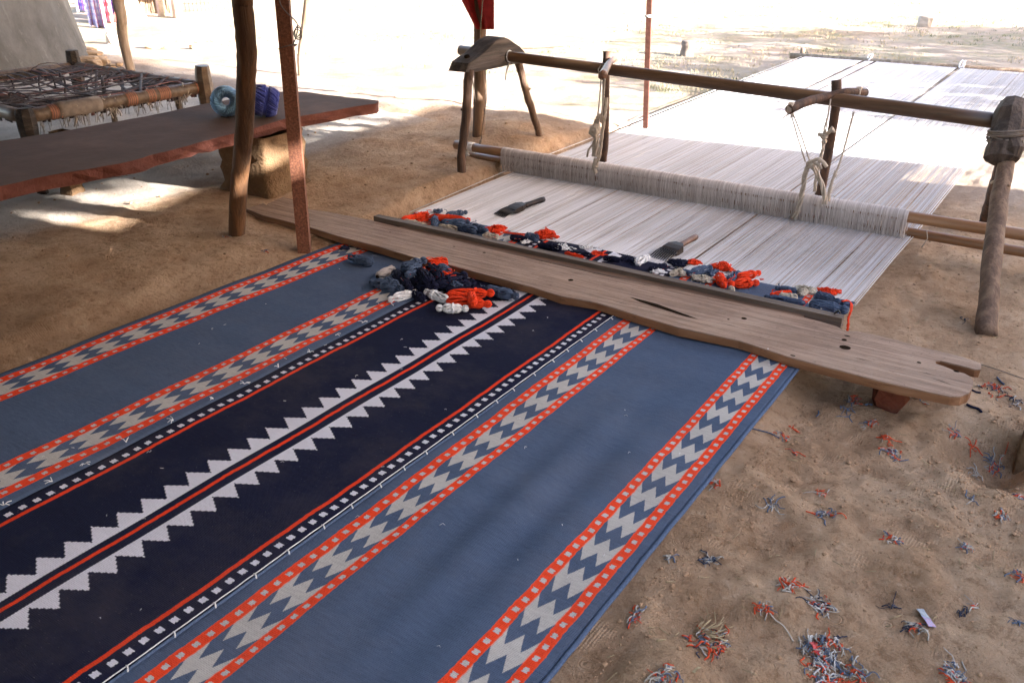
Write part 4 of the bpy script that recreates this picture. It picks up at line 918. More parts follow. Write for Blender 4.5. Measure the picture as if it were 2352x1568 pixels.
wool_ball('pale blue wool ball with a hollow centre on the stone bench', 519, 233, 34, 'pale_blue_wool', .33, -.75)
wool_ball('royal blue wool ball on the stone bench, right of the pale one', 606, 232, 35, 'royal_blue_wool', .33, -2.3)
# ------------------------------------------------------------------ stone bench
bn = empty('stone_bench', at(606, 463, 0), 'long dark red sandstone slab bench on mud pillars', 'bench')
ZB = .33
bt_ = [(-420, 600), (-200, 520), (0, 428), (120, 401), (272, 377), (380, 348), (482, 321), (583, 295), (661, 272), (740, 259), (816, 245), (866, 238), (868, 232), (863, 230), (801, 224), (760, 219), (700, 211), (645, 211), (560, 224), (463, 240), (400, 254), (330, 268), (241, 284), (120, 306), (0, 324), (-200, 370), (-420, 430)]
def densify(P, d=.06):
    out = []
    for i in range(len(P)):
        a, b = P[i], P[(i + 1) % len(P)]; n = max(1, int((b - a).length / d))
        out += [lerp(a, b, k / n) + Vector((U(-.006, .006), U(-.006, .006), 0)) for k in range(n)]
    return out
T = densify([at(a, b, ZB) for a, b in bt_]); n = len(T)
mid = [p + Vector((U(-.008, .010), U(-.01, .006), -.025 + U(-.006, .006))) for p in T]; bot = [p + Vector((U(-.012, .0), U(-.006, .006), -.052 + U(-.004, .004))) for p in T]
m = MB(); m.add(T, [tuple(range(n))]); build('slab_top', m, 'red_sandstone', bn, smooth=False)
m = MB(); m.add(T + mid + bot, [(i, i + n, (i + 1) % n + n, (i + 1) % n) for i in range(n)] + [(i + n, i + 2 * n, (i + 1) % n + 2 * n, (i + 1) % n + n) for i in range(n)] + [tuple(range(3 * n - 1, 2 * n - 1, -1))]); build('slab_edge', m, 'slab_edge', bn, smooth=False)
def pillar(c, d, rot=0, name='mud_pillar', mat='mud_plaster'):
    m = MB(); rings = 9; seg = 24; z0 = gz(c[0], c[1]) - .03
    for i in range(rings + 1):
        z = z0 + (ZB - .035 - z0) * i / rings; s_ = 1 + .04 * math.sin(i * 2.1) + (.05 if i < 2 else 0)
        for k in range(seg):
            th = 6.2832 * k / seg; e = lambda q: math.copysign(abs(q) ** .2, q); x, y = e(math.cos(th)) * d[0] / 2 * s_, e(math.sin(th)) * d[1] / 2 * s_
            x += U(-.004, .004); y += U(-.004, .004); m.v.append((c[0] + x * math.cos(rot) - y * math.sin(rot), c[1] + x * math.sin(rot) + y * math.cos(rot), z))
    for i in range(rings):
        for k in range(seg): m.f.append((i * seg + k, i * seg + (k + 1) % seg, (i + 1) * seg + (k + 1) % seg, (i + 1) * seg + k))
    m.mi = [0] * len(m.f); return build(name, m, mat, bn)
pc = at(606, 463, 0); pillar((pc.x - .15, pc.y + .16), (.32, .30), .06)
pc = at(176, 440, 0); pillar((pc.x - .035, pc.y), (.07, .08), .2)
pillar((-3.55, .95), (.3, .3), 0)
# ------------------------------------------------------------------ posts
def post_tube(name, label, P, r, mat, seg=12, rough=.04, cat='post'):
    P = smoothpts(P, 4); N = len(P); m = MB(); m.tube(P, [r[0] + (r[1] - r[0]) * i / (N - 1) + U(-.001, .001) for i in range(N)], seg, rough=rough); o = build(name, m, mat, None, P[-1]); tag(o, label, cat); return o
yb = 2.33; b = at(540, 548, 0)
post_tube('wooden_post', 'crooked bare wooden post standing in front of the stone bench', [Vector((-2.62, 2.26, 1.9)), aty(552, -60, 2.3), aty(556, 0, 2.31), aty(563, 70, 2.31), aty(567, 130, 2.32), aty(565, 200, 2.32), aty(562, 280, 2.33), aty(556, 360, 2.33), aty(548, 440, 2.33), aty(541, 545, 2.33) + Vector((0, 0, -.03))], (.038, .0345), 'post_wood', 16, .05)
# square iron post turned on edge
def sq_post(label, A_, B2, w, rot, mat, z1=1.9, name='iron_post', taper=1):
    A_, B2 = Vector(A_), Vector(B2); d = (A_ - B2); A3 = B2 + d * ((z1 - B2.z) / d.z); m = MB(); vs = []
    for c_ in (B2, A3):
        for k in range(4): th = rot + math.pi / 4 + k * math.pi / 2; vs.append(c_ + Vector((math.cos(th), math.sin(th), 0)) * w * .7071)
    for q in range(4): pass
    m.add(vs, [(0, 1, 5, 4), (1, 2, 6, 5), (2, 3, 7, 6), (3, 0, 4, 7), (3, 2, 1, 0), (4, 5, 6, 7)]); o = build(name, m, mat, None, B2, smooth=False); tag(o, label, 'post'); return o
b = aty(699, 572, 2.40); ip = sq_post('leaning rusty iron box post at the left end of the plank', aty(649, 0, 2.42), b + Vector((0, 0, -.05)), .050, .68, 'rusty_iron')
m = MB()
def helix(c0, c1, r, n, ph=0): return [lerp(c0, c1, i / (n * 10)) + Vector((r * math.cos(i * .628 + ph), r * math.sin(i * .628 + ph), .004 * math.sin(i * .628 * 2))) for i in range(n * 10 + 1)]
c_ = aty(661, 108, 2.42); m.tube([c_ + Vector((.034 * math.cos(t), .034 * math.sin(t), .010 * math.cos(t))) for t in np.arange(0, 6.4, .4)], .0022, 5)
m.tube(smoothpts([aty(640, -10, 2.36), aty(645, 12, 2.36), aty(662, 33, 2.37), aty(678, 48, 2.38), aty(684, 62, 2.38), aty(680, 85, 2.38), aty(672, 105, 2.39)]), .0022, 5)
for k in range(3): m.tube([aty(684, 72 + k * 4, 2.37) + Vector((.014 * math.cos(t), .006 * math.sin(t + k), .018 * math.sin(t))) for t in np.arange(0, 6.5, .4)], .0018, 5)
o = build('wire_loop', m, 'wire', None, aty(680, 70, 2.38)); tag(o, 'twisted wire loop wound round the rusty iron post', 'wire')
b = G(1098, 309)
post_tube('wooden_post', 'brown wooden post behind the left trestle, wrapped with red cloth at the top', [Vector((b.x + .02, b.y, 1.95)), aty(1102, 0, b.y), aty(1102, 100, b.y), aty(1102, 200, b.y), Vector((b.x, b.y, b.z - .05))], (.034, .036), 'leg_wood', 14, .05)
RPy, RPx = b.y, b.x
m = MB(); gridn = 16
for j in range(13):
    for i in range(gridn):
        s = i / (gridn - 1); t = j / 12; py = -60 + t * 128; wl = 1060 + (t * 34 if t > .4 else t * 60 * .5); lx = 1058 + 36 * max(0, t - .45) / .55 ; rx_ = 1134
        px_ = lx + (rx_ - lx) * s; p = aty(px_, py, RPy - .05 - .02 * math.sin(s * 7 + t * 2) - .012 * math.sin(s * 13)); m.v.append(p)
for j in range(12):
    for i in range(gridn - 1): a = j * gridn + i; m.f.append((a, a + 1, a + gridn + 1, a + gridn))
m.mi = [0] * len(m.f); N = len(m.v); m.v += [p + Vector((0, .004, 0)) for p in m.v]; m.f += [tuple(N + i for i in reversed(f)) for f in m.f]; m.mi = [0] * len(m.f)
o = build('red_cloth', m, 'red_cloth', None, aty(1100, 60, RPy - .05)); tag(o, 'red cloth hung round the top of the brown wooden post', 'cloth')
m = MB(); m.tube(smoothpts([aty(1110, -20, RPy - .09), aty(1107, 20, RPy - .09), aty(1104, 60, RPy - .09), aty(1103, 92, RPy - .06), aty(1106, 150, RPy - .045)]), .004, 6); m.tube(smoothpts([aty(1114, 160, RPy - .04), aty(1118, 215, RPy - .04), aty(1113, 260, RPy - .05), aty(1108, 300, RPy - .05), aty(1103, 335, RPy - .1), G(1094, 357)]), .003, 5)
m.tube(smoothpts([aty(1104, 322, RPy - .1), aty(1100, 342, RPy - .11), G(1096, 358)]), [.006] * 9, 6, rough=.3)
m.tube([aty(1083, 168, RPy - .05), aty(1088, 200, RPy - .05), aty(1092, 235, RPy - .05)], .003, 5)
o = build('cord', m, 'darkrope', None, aty(1107, 60, RPy - .06)); tag(o, 'thin cord running down the brown wooden post to the ground', 'cord')
b = aty(1484, 300, 5.30); b.z = gz(b.x, b.y) - .05; sq_post('square red-brown iron post behind the loom pole', aty(1492, 0, 5.32), b, .032, .25, 'painted_iron')
q = aty(1490, 40, 5.32)
ringwrap((q.x, q.y, q.z), .0245, 3, .012, 2, 'white', 'string_wrap', None, .003); so_ = bpy.context.scene.objects['string_wrap']; tag(so_, 'white string wound round the square iron post', 'string')
b = G(692, 172); post_tube('wooden_post', 'thin pale wooden post behind the rusty iron post', [aty(712, -80, b.y), aty(707, 0, b.y), aty(697, 80, b.y), aty(690, 130, b.y), b + Vector((0, 0, -.04))], (.034, .03), 'pale_post_wood', 10)
b = G(302, 166); post_tube('wooden_post', 'curved pale tree-trunk post beyond the string bed', [aty(270, -80, b.y), aty(272, 0, b.y), aty(279, 40, b.y), aty(281, 80, b.y), aty(291, 125, b.y), b + Vector((0, 0, -.04))], (.05, .036), 'pale_post_wood', 12)
# right-edge stone post in the hole
for lab_, c3, d3, mt_ in (('upper clay brick at the right edge beside the dug hole', (.078, 2.53, .012), (.10, .09, .075), 'sand_rock'), ('lower clay brick standing in the dug hole at the right edge', (.076, 2.51, -.105), (.115, .10, .15), 'mud_plaster')):
    m = MB(); q3 = [-.5, -.42, 0, .42, .5]; vs = []
    for zz in q3:
        for k in range(20):
            th = 6.2832 * k / 20; e = lambda q: math.copysign(abs(q) ** .2, q); sh_ = .93 if abs(zz) == .5 else 1
            vs.append((c3[0] + e(math.cos(th)) * d3[0] / 2 * sh_ + U(-.002, .002), c3[1] + e(math.sin(th)) * d3[1] / 2 * sh_ + U(-.002, .002), c3[2] + zz * d3[2] + U(-.002, .002)))
    m.add(vs, [(i * 20 + k, i * 20 + (k + 1) % 20, (i + 1) * 20 + (k + 1) % 20, (i + 1) * 20 + k) for i in range(4) for k in range(20)] + [tuple(range(19, -1, -1)), tuple(80 + k for k in range(20))])
    o = build('brick', m, mt_, None, c3, smooth=False); tag(o, lab_, 'brick')
# ------------------------------------------------------------------ string bed
zb = .36
P1 = at(463, 200, zb); P4 = at(58, 268, zb); P2 = at(172, 153, zb); P3 = P2 + (P4 - P1)
bed = empty('string_bed', (at(495, 355, 0).x, at(495, 355, 0).y, 0), 'old wooden string bed with torn dark webbing behind the bench', 'bed')
def rail(a, b, r, n=12, ext=.0): m = MB(); d = (b - a).normalized() * ext; m.tube(wobbly(a - d, b + d, n, .004), r, 12, rough=.05); return build('rail', m, 'bed_wood', bed)
rail(P1, P4, .033, ext=.02); rail(P1, P2, .03); rail(P2, P3, .03); rail(P4, P3, .034)
for i, (p, tz) in enumerate(((P1, .12), (P4, .04), (P2, .10), (P3, .1))):
    m = MB(); z0 = gz(p.x, p.y) - .01 ; q = p + Vector(((.03, .0, 0) if i == 0 else (0, 0, 0)))
    zs_ = [z0, z0 + .06, z0 + .16, zb - .05, zb + .0, zb + tz * .6, zb + tz]; rr_ = [.028, .030, .034, .047, .047, .042, .038]
    m.tube([Vector((q.x + U(-.003, .003), q.y, z)) for z in zs_], rr_, 8, rough=.05); build('leg', m, 'block_wood' if i != 0 else 'bed_wood', bed, smooth=False)
ex, ey = (P4 - P1), (P2 - P1); exn, eyn = ex.normalized(), ey.normalized()
def bp(u, v, dz=0): return P1 + ex * u + ey * v + Vector((0, 0, dz))
simple('rag', (.27, .215, .18), .9, .1, 0, 40); simple('webbing', (.105, .08, .078), .8, .3, 0, 90); simple('webbing_red', (.25, .11, .09), .8, .3, 0, 90)
def strap(u0, v0, u1, v1, w=.011, sag=.05, mat='webbing', knots=True):
    P = []; off = U(.0, .02)
    for i in range(11):
        t = i / 10; P.append(bp(u0 + (u1 - u0) * t, v0 + (v1 - v0) * t, .032 * (1 if 0 < i < 10 else .2) - sag * math.sin(math.pi * t) + U(-.006, .006) + off * math.sin(math.pi * t)))
    a0, a1 = P[0] + Vector((0, 0, -.05)), P[-1] + Vector((0, 0, -.05)); P = [a0] + P + [a1]
    m = MB(); m.tube(smoothpts(P, 2), w, 6, flat=.28, up=(0, 0, 1)); build('webbing_strap', m, mat, bed)
for k in range(36):
    t = (k + .3) / 36
    if rnd() < .85: strap(0, t, 1, min(1, max(0, t + U(-.25, .25))), U(.007, .014), U(.02, .09), 'webbing' if rnd() < .8 else 'webbing_red')
for k in range(20):
    t = (k + .3) / 20
    strap(t, 0, min(1, max(0, t + U(-.3, .3))), 1, U(.007, .014), U(.03, .1), 'webbing' if rnd() < .85 else 'webbing_red')
for k in range(30): strap(U(.05, .95), 0, random.choice((0, 1)), U(.1, .9), U(.006, .012), U(.02, .1))
for k in range(14): u_, v_ = U(.1, .9), U(.05, .9); strap(u_, v_, u_ + U(-.3, .3), v_ + U(-.15, .15), U(.006, .011), U(-.02, .03))
# tape wrapped on the rails
n = NT('tape_stripes', .8, .2); o_ = n.coord(); sx, sy, sz = n.sep(o_); at_ = n.nt.nodes.new('ShaderNodeAttribute'); at_.attribute_name = 'tone'; tn = X(n.nt, at_.outputs['Fac'])
n.col(n.mix((tn * 3.5).fract().gt(.55), (.11, .085, .08), (.42, .19, .12))); MATS['tape_stripes'] = n.m
def tape(u, v, dirv, L, par, r=.037):
    c_ = bp(u, v); N = int(L / .003); m = MB()
    for i in range(N): m.tube([c_ + dirv * (.003 * i), c_ + dirv * (.003 * i + .003)], r + .0015 * math.sin(i * .9), 14, False, tone=(i / 4.0) % 1.0)
    build('tape_wrap', m, 'tape_stripes', bed)
for u, L in ((.03, .025), (.22, .075), (.31, .05), (.42, .06), (.83, .06)): tape(u, 0, exn, L, 1)
for k in range(11): tape(0, .12 + .075 * k + U(-.02, .02), eyn, .02 + .012 * rnd(), 1, .034)
m = MB()
for _ in range(90):
    u = U(.1, .95); q = bp(u, 0, -.03) + Vector((U(-.01, .03), U(-.02, .02), 0)); m.tube([q, q + Vector((U(-.01, .01), U(-.01, .01), U(-.07, -.02)))], .0018, 3)
for c_u in (.55, .57, .12, .36, .74):
    for _ in range(16):
        q = bp(c_u + U(-.02, .02), 0, U(-.03, .03)); q2 = q + Vector((U(-.03, .03), U(-.03, .03), U(-.05, .02))); m.tube([q, q2, q2 + Vector((U(-.02, .02), U(-.02, .02), U(-.04, .02)))], .004, 4)
tag(build('frayed_ends', m, 'rope', bed), kind='stuff')
m = MB(); m.tube(wobbly(bp(.62, .0, .002) , bp(.85, .0, .002), 8, .003), .040, 12, rough=.06); build('rag_wrap', m, 'rag', bed)
m = MB(); m.tube([bp(.55, 0, -.02), bp(.56, -.01, -.16), bp(.54, 0, -.25)], .014, 6, rough=.3); m.tube([bp(.15, .03, -.02), bp(.13, .03, -.14), bp(.11, .03, -.2)], .02, 6, rough=.3); build('hanging_rag', m, 'darkrope', bed)
# ------------------------------------------------------------------ round hut
ht = empty('round_hut', (-8.96, 3.78, 0), 'round grey lime-plastered hut wall beyond the string bed', 'hut')
m = MB(); seg = 72; hz_ = [-.05, .05, .15, .4, .8, 1.3, 1.9, 2.3]; hr_ = [1.56, 1.545, 1.52, 1.46, 1.385, 1.33, 1.28, 1.25]
for z, r in zip(hz_, hr_):
    for k in range(seg): th = 6.2832 * k / seg; r2 = r + .02 * math.sin(k * .9 + z * 3) + .012 * math.sin(k * 2.3); m.v.append((-8.96 + r2 * math.cos(th), 3.78 + r2 * math.sin(th), z))
for i in range(len(hz_) - 1):
    for k in range(seg): m.f.append((i * seg + k, i * seg + (k + 1) % seg, (i + 1) * seg + (k + 1) % seg, (i + 1) * seg + k))
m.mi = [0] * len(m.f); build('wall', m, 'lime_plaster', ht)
m = MB(); c_ = Vector((-8.96, 3.78, 3.2)); N = 48
for k in range(N):
    a0, a1 = 6.2832 * k / N, 6.2832 * (k + 1) / N; m.add([c_, (-8.96 + 2.4 * math.cos(a0), 3.78 + 2.4 * math.sin(a0), 1.85), (-8.96 + 2.4 * math.cos(a1), 3.78 + 2.4 * math.sin(a1), 1.85)], [(0, 1, 2)])
build('roof', m, 'thatch', ht, smooth=False)  # unseen roof; eaves widened to darken the wall below
# rubble at the foot of the hut
for i, (px, py, sz) in enumerate([(206, 128, .07), (213, 142, .09), (222, 133, .05), (231, 146, .06), (207, 152, .08), (240, 150, .05), (218, 154, .06), (255, 158, .04), (212, 118, .05), (275, 152, .03)]):
    p = G(px, py); rocky('rubble_stone', (p.x, p.y, p.z + sz * .4), (sz * 1.1, sz * .9, sz * .7), 'sand_rock', ['brown mud lump against the foot of the hut wall', 'large brown mud lump at the foot of the hut', 'small mud lump right of the hut foot', 'mud lump in the heap right of the hut', 'low mud lump touching the hut base', 'mud lump at the right end of the heap', 'flat mud lump at the front of the heap', 'stray mud lump between the heap and the curved post', 'topmost mud lump against the hut wall', 'small dark lump near the foot of the curved post'][i], 'rubble', U(0, 3), i + 20)
# ------------------------------------------------------------------ far yard things
p = G(1577, 129); k = pxm(p); m = MB(); m.tube([p + Vector((0, 0, -.04)), p + Vector((0, 0, 6 * k)), p + Vector((.004, 0, 20 * k)), p + Vector((0, 0, 33 * k)), p + Vector((0, 0, 34 * k))], [16 * k, 15.5 * k, 14 * k, 15 * k, 11 * k], 14, rough=.06)
o = build('tree_stump', m, 'stump_wood', None, p); tag(o, 'short sawn tree stump standing in the yard behind the pole', 'stump')
for (px, py, sz, lb, mt) in ((266, 100, .10, 'pale square block left of the curved post', 'pale_stone'), (352, 112, .08, 'flat brown stone in the sunlit yard right of the curved post', 'sand_rock'), (385, 112, .04, 'small brown stone beside the flat one', 'sand_rock'), (445, 111, .05, 'dark flat stone left of the wooden post', 'sand_rock'), (2123, 62, .11, 'grey lump lying in the tree shade at the upper right', 'pale_stone')):
    p = G(px, py); rocky('yard_stone', (p.x, p.y, p.z + sz * .4), (sz, sz * .8, sz * .5 if sz < .1 else sz), mt, lb, 'stone', U(0, 2), int(px))
# striped cloths heaped by the far wall
def check(name, c1, c2, c3, f=9):
    n = NT(name, .9, .1); u, v, _ = n.sep(n.tc.outputs['UV']); a = (u * f).fract().gt(.55); b = (v * f * 1.2).fract().gt(.6); r = (u * f * .5 + .2).fract().gt(.86)
    n.col(n.mix(r, n.mix(b, n.mix(a, c1, c2), c1 if False else mul(c2, 1.0)), c3)); MATS[name] = n.m
check('purple_check', (.75, .74, .78), (.25, .22, .6), (.6, .1, .12)); check('red_check', (.8, .76, .76), (.7, .2, .2), (.3, .25, .6), 7); check('white_check', (.8, .8, .82), (.55, .5, .75), (.6, .2, .2), 6)
def drape(label, px0, px1, yb_, ztop, mat, push=0, foldn=5, depth=.25):
    a, b = G(px0, yb_), G(px1, yb_); m = MB(); NX, NY = 22, 12; d = (b - a); nrm = Vector((d.y, -d.x, 0)).normalized(); toc = Vector((-a.x, -a.y, 0)).normalized()
    for j in range(NY):
        t = j / (NY - 1)
        for i in range(NX):
            s = i / (NX - 1); q = lerp(a, b, s) + toc * (depth * (1 - t) * (.5 + .5 * math.sin(s * foldn * 3 + 1)) + push + .06 * math.sin(s * foldn * 6 + t * 3)); m.v.append(Vector((q.x, q.y, a.z + .01 + ztop * t)))
    for j in range(NY - 1):
        for i in range(NX - 1): q = j * NX + i; m.f.append((q, q + 1, q + NX + 1, q + NX))
    N = len(m.v); m.v += [v + toc * -.01 for v in m.v]; m.f += [tuple(N + i for i in reversed(f)) for f in m.f]; m.mi = [0] * len(m.f)
    o = build('hanging_cloth', m, mat, None, a); l = o.data.uv_layers.new(name='uv')
    for lp in o.data.loops: vi = lp.vertex_index % N; l.data[lp.index].uv = ((vi % NX) / NX * 1.2, (vi // NX) / NY)
    tag(o, label, 'cloth'); return o
drape('purple and white checked cloth hanging beside the hut', 176, 225, 26, 1.1, 'purple_check')
drape('white cloth spread on the ground below the checked ones', 205, 245, 58, .55, 'white_check', .1)
drape('red and white checked cloth in the middle of the far heap', 222, 262, 52, 1.0, 'red_check')
drape('purple striped cloth behind the curved post', 258, 305, 40, 1.0, 'purple_check')
o = None
fh = G(300, 50); m = MB(); m.tube([fh + Vector((0, 0, -.02)), fh + Vector((0, 0, .2)), fh + Vector((0, 0, .42)), fh + Vector((0, 0, 1.3))], [.28, .17, .11, .09], 10, rough=.06); o = build('mud_pillar', m, 'pale_stone', None, fh); tag(o, 'pale flared mud pillar beside the far stick fence', 'pillar')
fe = empty('stick_fence', G(360, 32), 'fence of stacked dry sticks at the far left edge of the yard', 'fence')
for k in range(46):
    px = 316 + 78 * k / 45 + U(-2, 2); q = G(px, 34 - .06 * (px - 316)); m = MB(); m.tube([q + Vector((0, 0, -.02)), q + Vector((U(-.25, .1), U(-.1, .1), U(.7, 1.3)))], U(.014, .03), 5); build('stick', m, 'stick_wood', fe)
for hgt in (.25, .55): m = MB(); m.tube([G(312, 35) + Vector((0, 0, hgt)), G(396, 30) + Vector((.2, -.2, hgt + .05))], .03, 6); build('rail', m, 'stick_wood', fe)
for i, px in enumerate((371, 409)): q = G(px, 40); m = MB(); m.tube([q + Vector((0, 0, -.02)), q + Vector((.02, 0, 1.3))], .075 if i else .05, 8, rough=.05); o = build('fence_post', m, 'pale_stone', None, q); tag(o, ['white branch post in front of the stick fence', 'white-washed post at the right end of the stick fence'][i], 'post')
m = MB(); q = G(345, 20); q = Vector((q.x, q.y, .55)); m.tube([q, q + Vector((.0, -.05, -.25)), q + Vector((.12, -.05, -.35))], [.08, .06, .03], 6); o = build('red_rag', m, 'red_cloth', None, q); tag(o, 'small red rag caught on the far stick fence', 'rag')
wf = empty('wire_fence', G(480, 28), 'rusty wire mesh fence beyond the stick fence', 'fence')
m = MB()
for k in range(16): q = G(418 + k * 9, 28 - k * .3); m.tube([q, q + Vector((0, 0, .9))], .006, 3)
for h_ in (.12, .27, .42, .6, .8): m.tube([G(414, 28) + Vector((0, 0, h_)), G(560, 23) + Vector((0, 0, h_))], .006, 3)
build('wire_mesh', m, 'wire', wf)
# ------------------------------------------------------------------ ground litter
def scrap(label, px, py, size, cols, strands, spread=1.1, name='yarn_scraps', ln=1.0):
    root = None; p = G(px, py); k = pxm(p); s = size * k * .92; m = MB()
    cols = [c_ + '_s' for c_ in cols]; mats = cols
    for _ in range(strands):
        m.cur = random.randrange(len(cols)); a0 = U(0, 6.28); rr = rnd() ** .7; q = Vector((p.x + s * rr * math.cos(a0), p.y + s * rr * math.sin(a0) * 1.1, 0)); d = Vector((U(-1, 1), U(-1, 1), 0)); rr *= .75; P = []
        lift = U(.0005, .003 + s * .18 * (1 - rr))
        sl_ = random.choice((.35, .5, .7, .9, 1.2, 1.7)); tk = U(.0007, .0018)
        for j in range(5):
            P.append(Vector((q.x, q.y, gz(q.x, q.y) + .0015 + lift * math.sin(math.pi * j / 4)))); d = (d + Vector((U(-.9, .9), U(-.9, .9), 0)) * spread).normalized(); q = q + d * U(.002, .0072) * ln * sl_
        m.tube(smoothpts(P, 2), tk, 4)
    o = build(name, m, mats, None, p); tag(o, label, 'yarn scraps'); return o
OW, OWS, SW = ['orange', 'white'], ['orange', 'cream', 'slate'], ['slate', 'cream']
near_ = [
 ('largest heap of mixed thrum ends near the bottom right of the sand', 1890, 1490, 52, ['cream', 'slate', 'orange', 'navy', 'cream', 'white'], 130),
 ('tangle of pale, orange and blue thrums at the bottom edge below the largest heap', 1890, 1548, 40, ['cream', 'slate', 'orange', 'white'], 90),
 ('blue and orange thrums right of the bottom edge tangle', 1960, 1550, 34, ['slate', 'slate', 'cream', 'orange'], 46),
 ('thick tuft of navy, white and orange thrums above the largest heap', 1885, 1393, 34, ['navy', 'cream', 'orange', 'slate', 'white'], 80),
 ('orange and white thrums shaped like an arch', 1812, 1345, 28, ['orange', 'orange', 'cream'], 36),
 ('wide tangle of orange and slate thrums under dry grass', 1625, 1474, 50, ['orange', 'slate', 'navy', 'cream', 'orange'], 80),
 ('grey and white thrums with orange ends at the bottom edge near the rug', 1525, 1556, 32, ['cream', 'slate', 'orange'], 60),
 ('slate and white ball of thrums in the sand near the rug', 1628, 1288, 18, ['slate', 'cream', 'navy'], 30),
 ('slate, orange and white tuft close to the rug edge at the lower middle', 1460, 1412, 16, SW + ['orange'], 24),
 ('orange and slate thrum tuft beside the torn packet strip', 2103, 1438, 24, ['orange', 'cream', 'navy'], 36),
 ('mixed thrum tuft at the bottom right edge', 2195, 1548, 32, ['slate', 'cream', 'orange', 'white'], 50),
 ('orange and white wisp in the tracked sand, right of the rug', 1753, 1400, 16, ['orange', 'cream', 'slate'], 20),
 ('orange and white thrums beside the rug edge at mid height', 1641, 1113, 15, ['orange', 'cream'], 22),
 ('slate blue wisp in the shoe prints', 1772, 1161, 12, ['slate', 'cream'], 16),
 ('orange thrum curl with white, above the slate wisp', 1885, 1134, 14, ['orange', 'orange', 'cream'], 16),
 ('flat scatter of orange and slate thrums below the orange curl', 1898, 1184, 28, ['orange', 'slate', 'cream'], 40),
 ('crooked slate and orange thrum line in the middle of the sand', 2052, 1240, 24, ['slate', 'orange', 'cream'], 26),
 ('slate and white thrums mixed with orange at the right of the sand', 2215, 1255, 13, ['slate', 'cream', 'orange'], 16),
 ('slate tuft with an orange tail near the right edge', 2300, 1186, 18, ['slate', 'cream', 'orange'], 28),
 ('orange and slate scraps cut by the right edge, upper one', 2340, 1140, 16, ['slate', 'orange', 'cream'], 24),
 ('orange scrap with slate curl near the right edge, lower one', 2330, 1318, 16, ['orange', 'slate'], 18),
 ('wad of white, slate and orange thrums below the plank stone', 2052, 1043, 22, ['slate', 'cream', 'orange', 'cream'], 46),
 ('orange and white squiggle left above the wad', 2037, 1010, 15, ['orange', 'cream'], 18),
 ('white, slate and orange ribbon of thrums just below the brick', 1995, 975, 17, ['slate', 'cream', 'orange'], 22),
 ('orange and grey thrums lying left of the sand tracks', 1800, 1005, 18, ['orange', 'cream', 'slate'], 22),
 ('small orange scrap alone, above the left thrums', 1822, 984, 8, ['orange'], 7),
 ('blue and white thrums in front of the brick, left side', 1962, 923, 20, ['slate', 'cream', 'orange'], 26),
 ('slate blue shreds on the sand left of the brick', 1945, 942, 18, ['slate'], 14),
 ('orange and white thrums emerging right of the brick', 2110, 915, 18, ['orange', 'cream', 'slate'], 20),
 ('row of orange, white and navy thrums beyond the tip of the plank', 2285, 893, 32, ['orange', 'cream', 'navy', 'slate', 'orange'], 52),
 ('white and navy thrums beside the brick at the right edge', 2328, 924, 15, ['white', 'navy'], 20),
 ('orange and grey tuft between the wad and the dug hole', 2191, 994, 13, ['orange', 'cream', 'slate'], 20),
 ('little orange scrap below the dug hole', 2232, 1024, 7, ['orange'], 7),
 ('slate, cream and orange wad at the right, below the dug hole', 2282, 1072, 17, ['slate', 'cream', 'orange', 'slate'], 38),
 ('pale curled loops in the sand left of that wad', 2240, 1090, 12, ['cream'], 14),
 ('tiny orange and slate wisp by the rug edge', 1822, 1040, 9, ['slate', 'cream', 'orange'], 9),
 ('white and slate scrap at the right, mid sand', 2232, 1147, 10, ['cream', 'slate'], 10),
 ('navy shred in the right foreground', 2213, 1408, 9, ['navy'], 9),
 ('small orange knot in the right foreground', 2237, 1392, 8, ['orange', 'cream'], 8),
 ('slate shred at the far right foreground', 2336, 1430, 10, ['slate'], 10),
 ('navy shred left of the torn packet strip', 2048, 1393, 8, ['navy', 'slate'], 8),
 ('grey wisp near the rug edge below the slate shreds', 1538, 1282, 10, ['slate', 'cream'], 10),
 ('slate and orange crumbs on the sand left of the iron post', 610, 578, 9, ['slate', 'orange', 'navy'], 6),
 ('orange and white crumbs by the foot of the crooked post', 520, 545, 9, ['orange', 'white'], 5),
 ('navy shred in the sand below the right trestle leg', 2212, 735, 6, ['navy'], 5),
]
for a in near_: scrap(*a)
def strip(label, pts, wpx, mat, name):
    P = [G(a, b) for a, b in pts]; m = MB(); N = len(P); k = pxm(P[0]) * wpx / 2; vs = []
    for i, p in enumerate(P):
        t = (P[min(i + 1, N - 1)] - P[max(i - 1, 0)]); t.z = 0; t.normalize(); s = Vector((t.y, -t.x, 0)) * k; vs += [p + s + Vector((0, 0, .006 + .003 * (i % 2))), p - s + Vector((0, 0, .005))]
    m.add(vs, [(2 * i, 2 * i + 1, 2 * i + 3, 2 * i + 2) for i in range(N - 1)]); m.add([v - Vector((0, 0, .001)) for v in vs], [(2 * i + 2, 2 * i + 3, 2 * i + 1, 2 * i) for i in range(N - 1)])
    o = build(name, m, mat, None, P[0], smooth=False); tag(o, label, 'litter'); return o
n = NT('packet_print', .4, .5); sx, sy, sz = n.sep(n.coord()); f = (sy * 320.0).fract(); g_ = n.noise(n.coord(), 60, 2)
n.col(n.mix(sy.lt(-.022), n.mix(f.gt(.6), (.34, .35, .37), (.2, .22, .25)), n.mix(f.gt(.5), (.5, .1, .12), (.2, .4, .7)))); MATS['packet_print'] = n.m
strip('torn silver, red and blue packet strip lying on the sand', [(2112, 1402), (2118, 1412), (2126, 1422), (2132, 1432), (2141, 1443)], 17, 'packet_print', 'packet_strip')
strip('dark red wrapper strip lying in the largest heap of thrums', [(1864, 1478), (1872, 1487), (1876, 1497), (1884, 1508)], 16, 'red_foil', 'wrapper_strip')
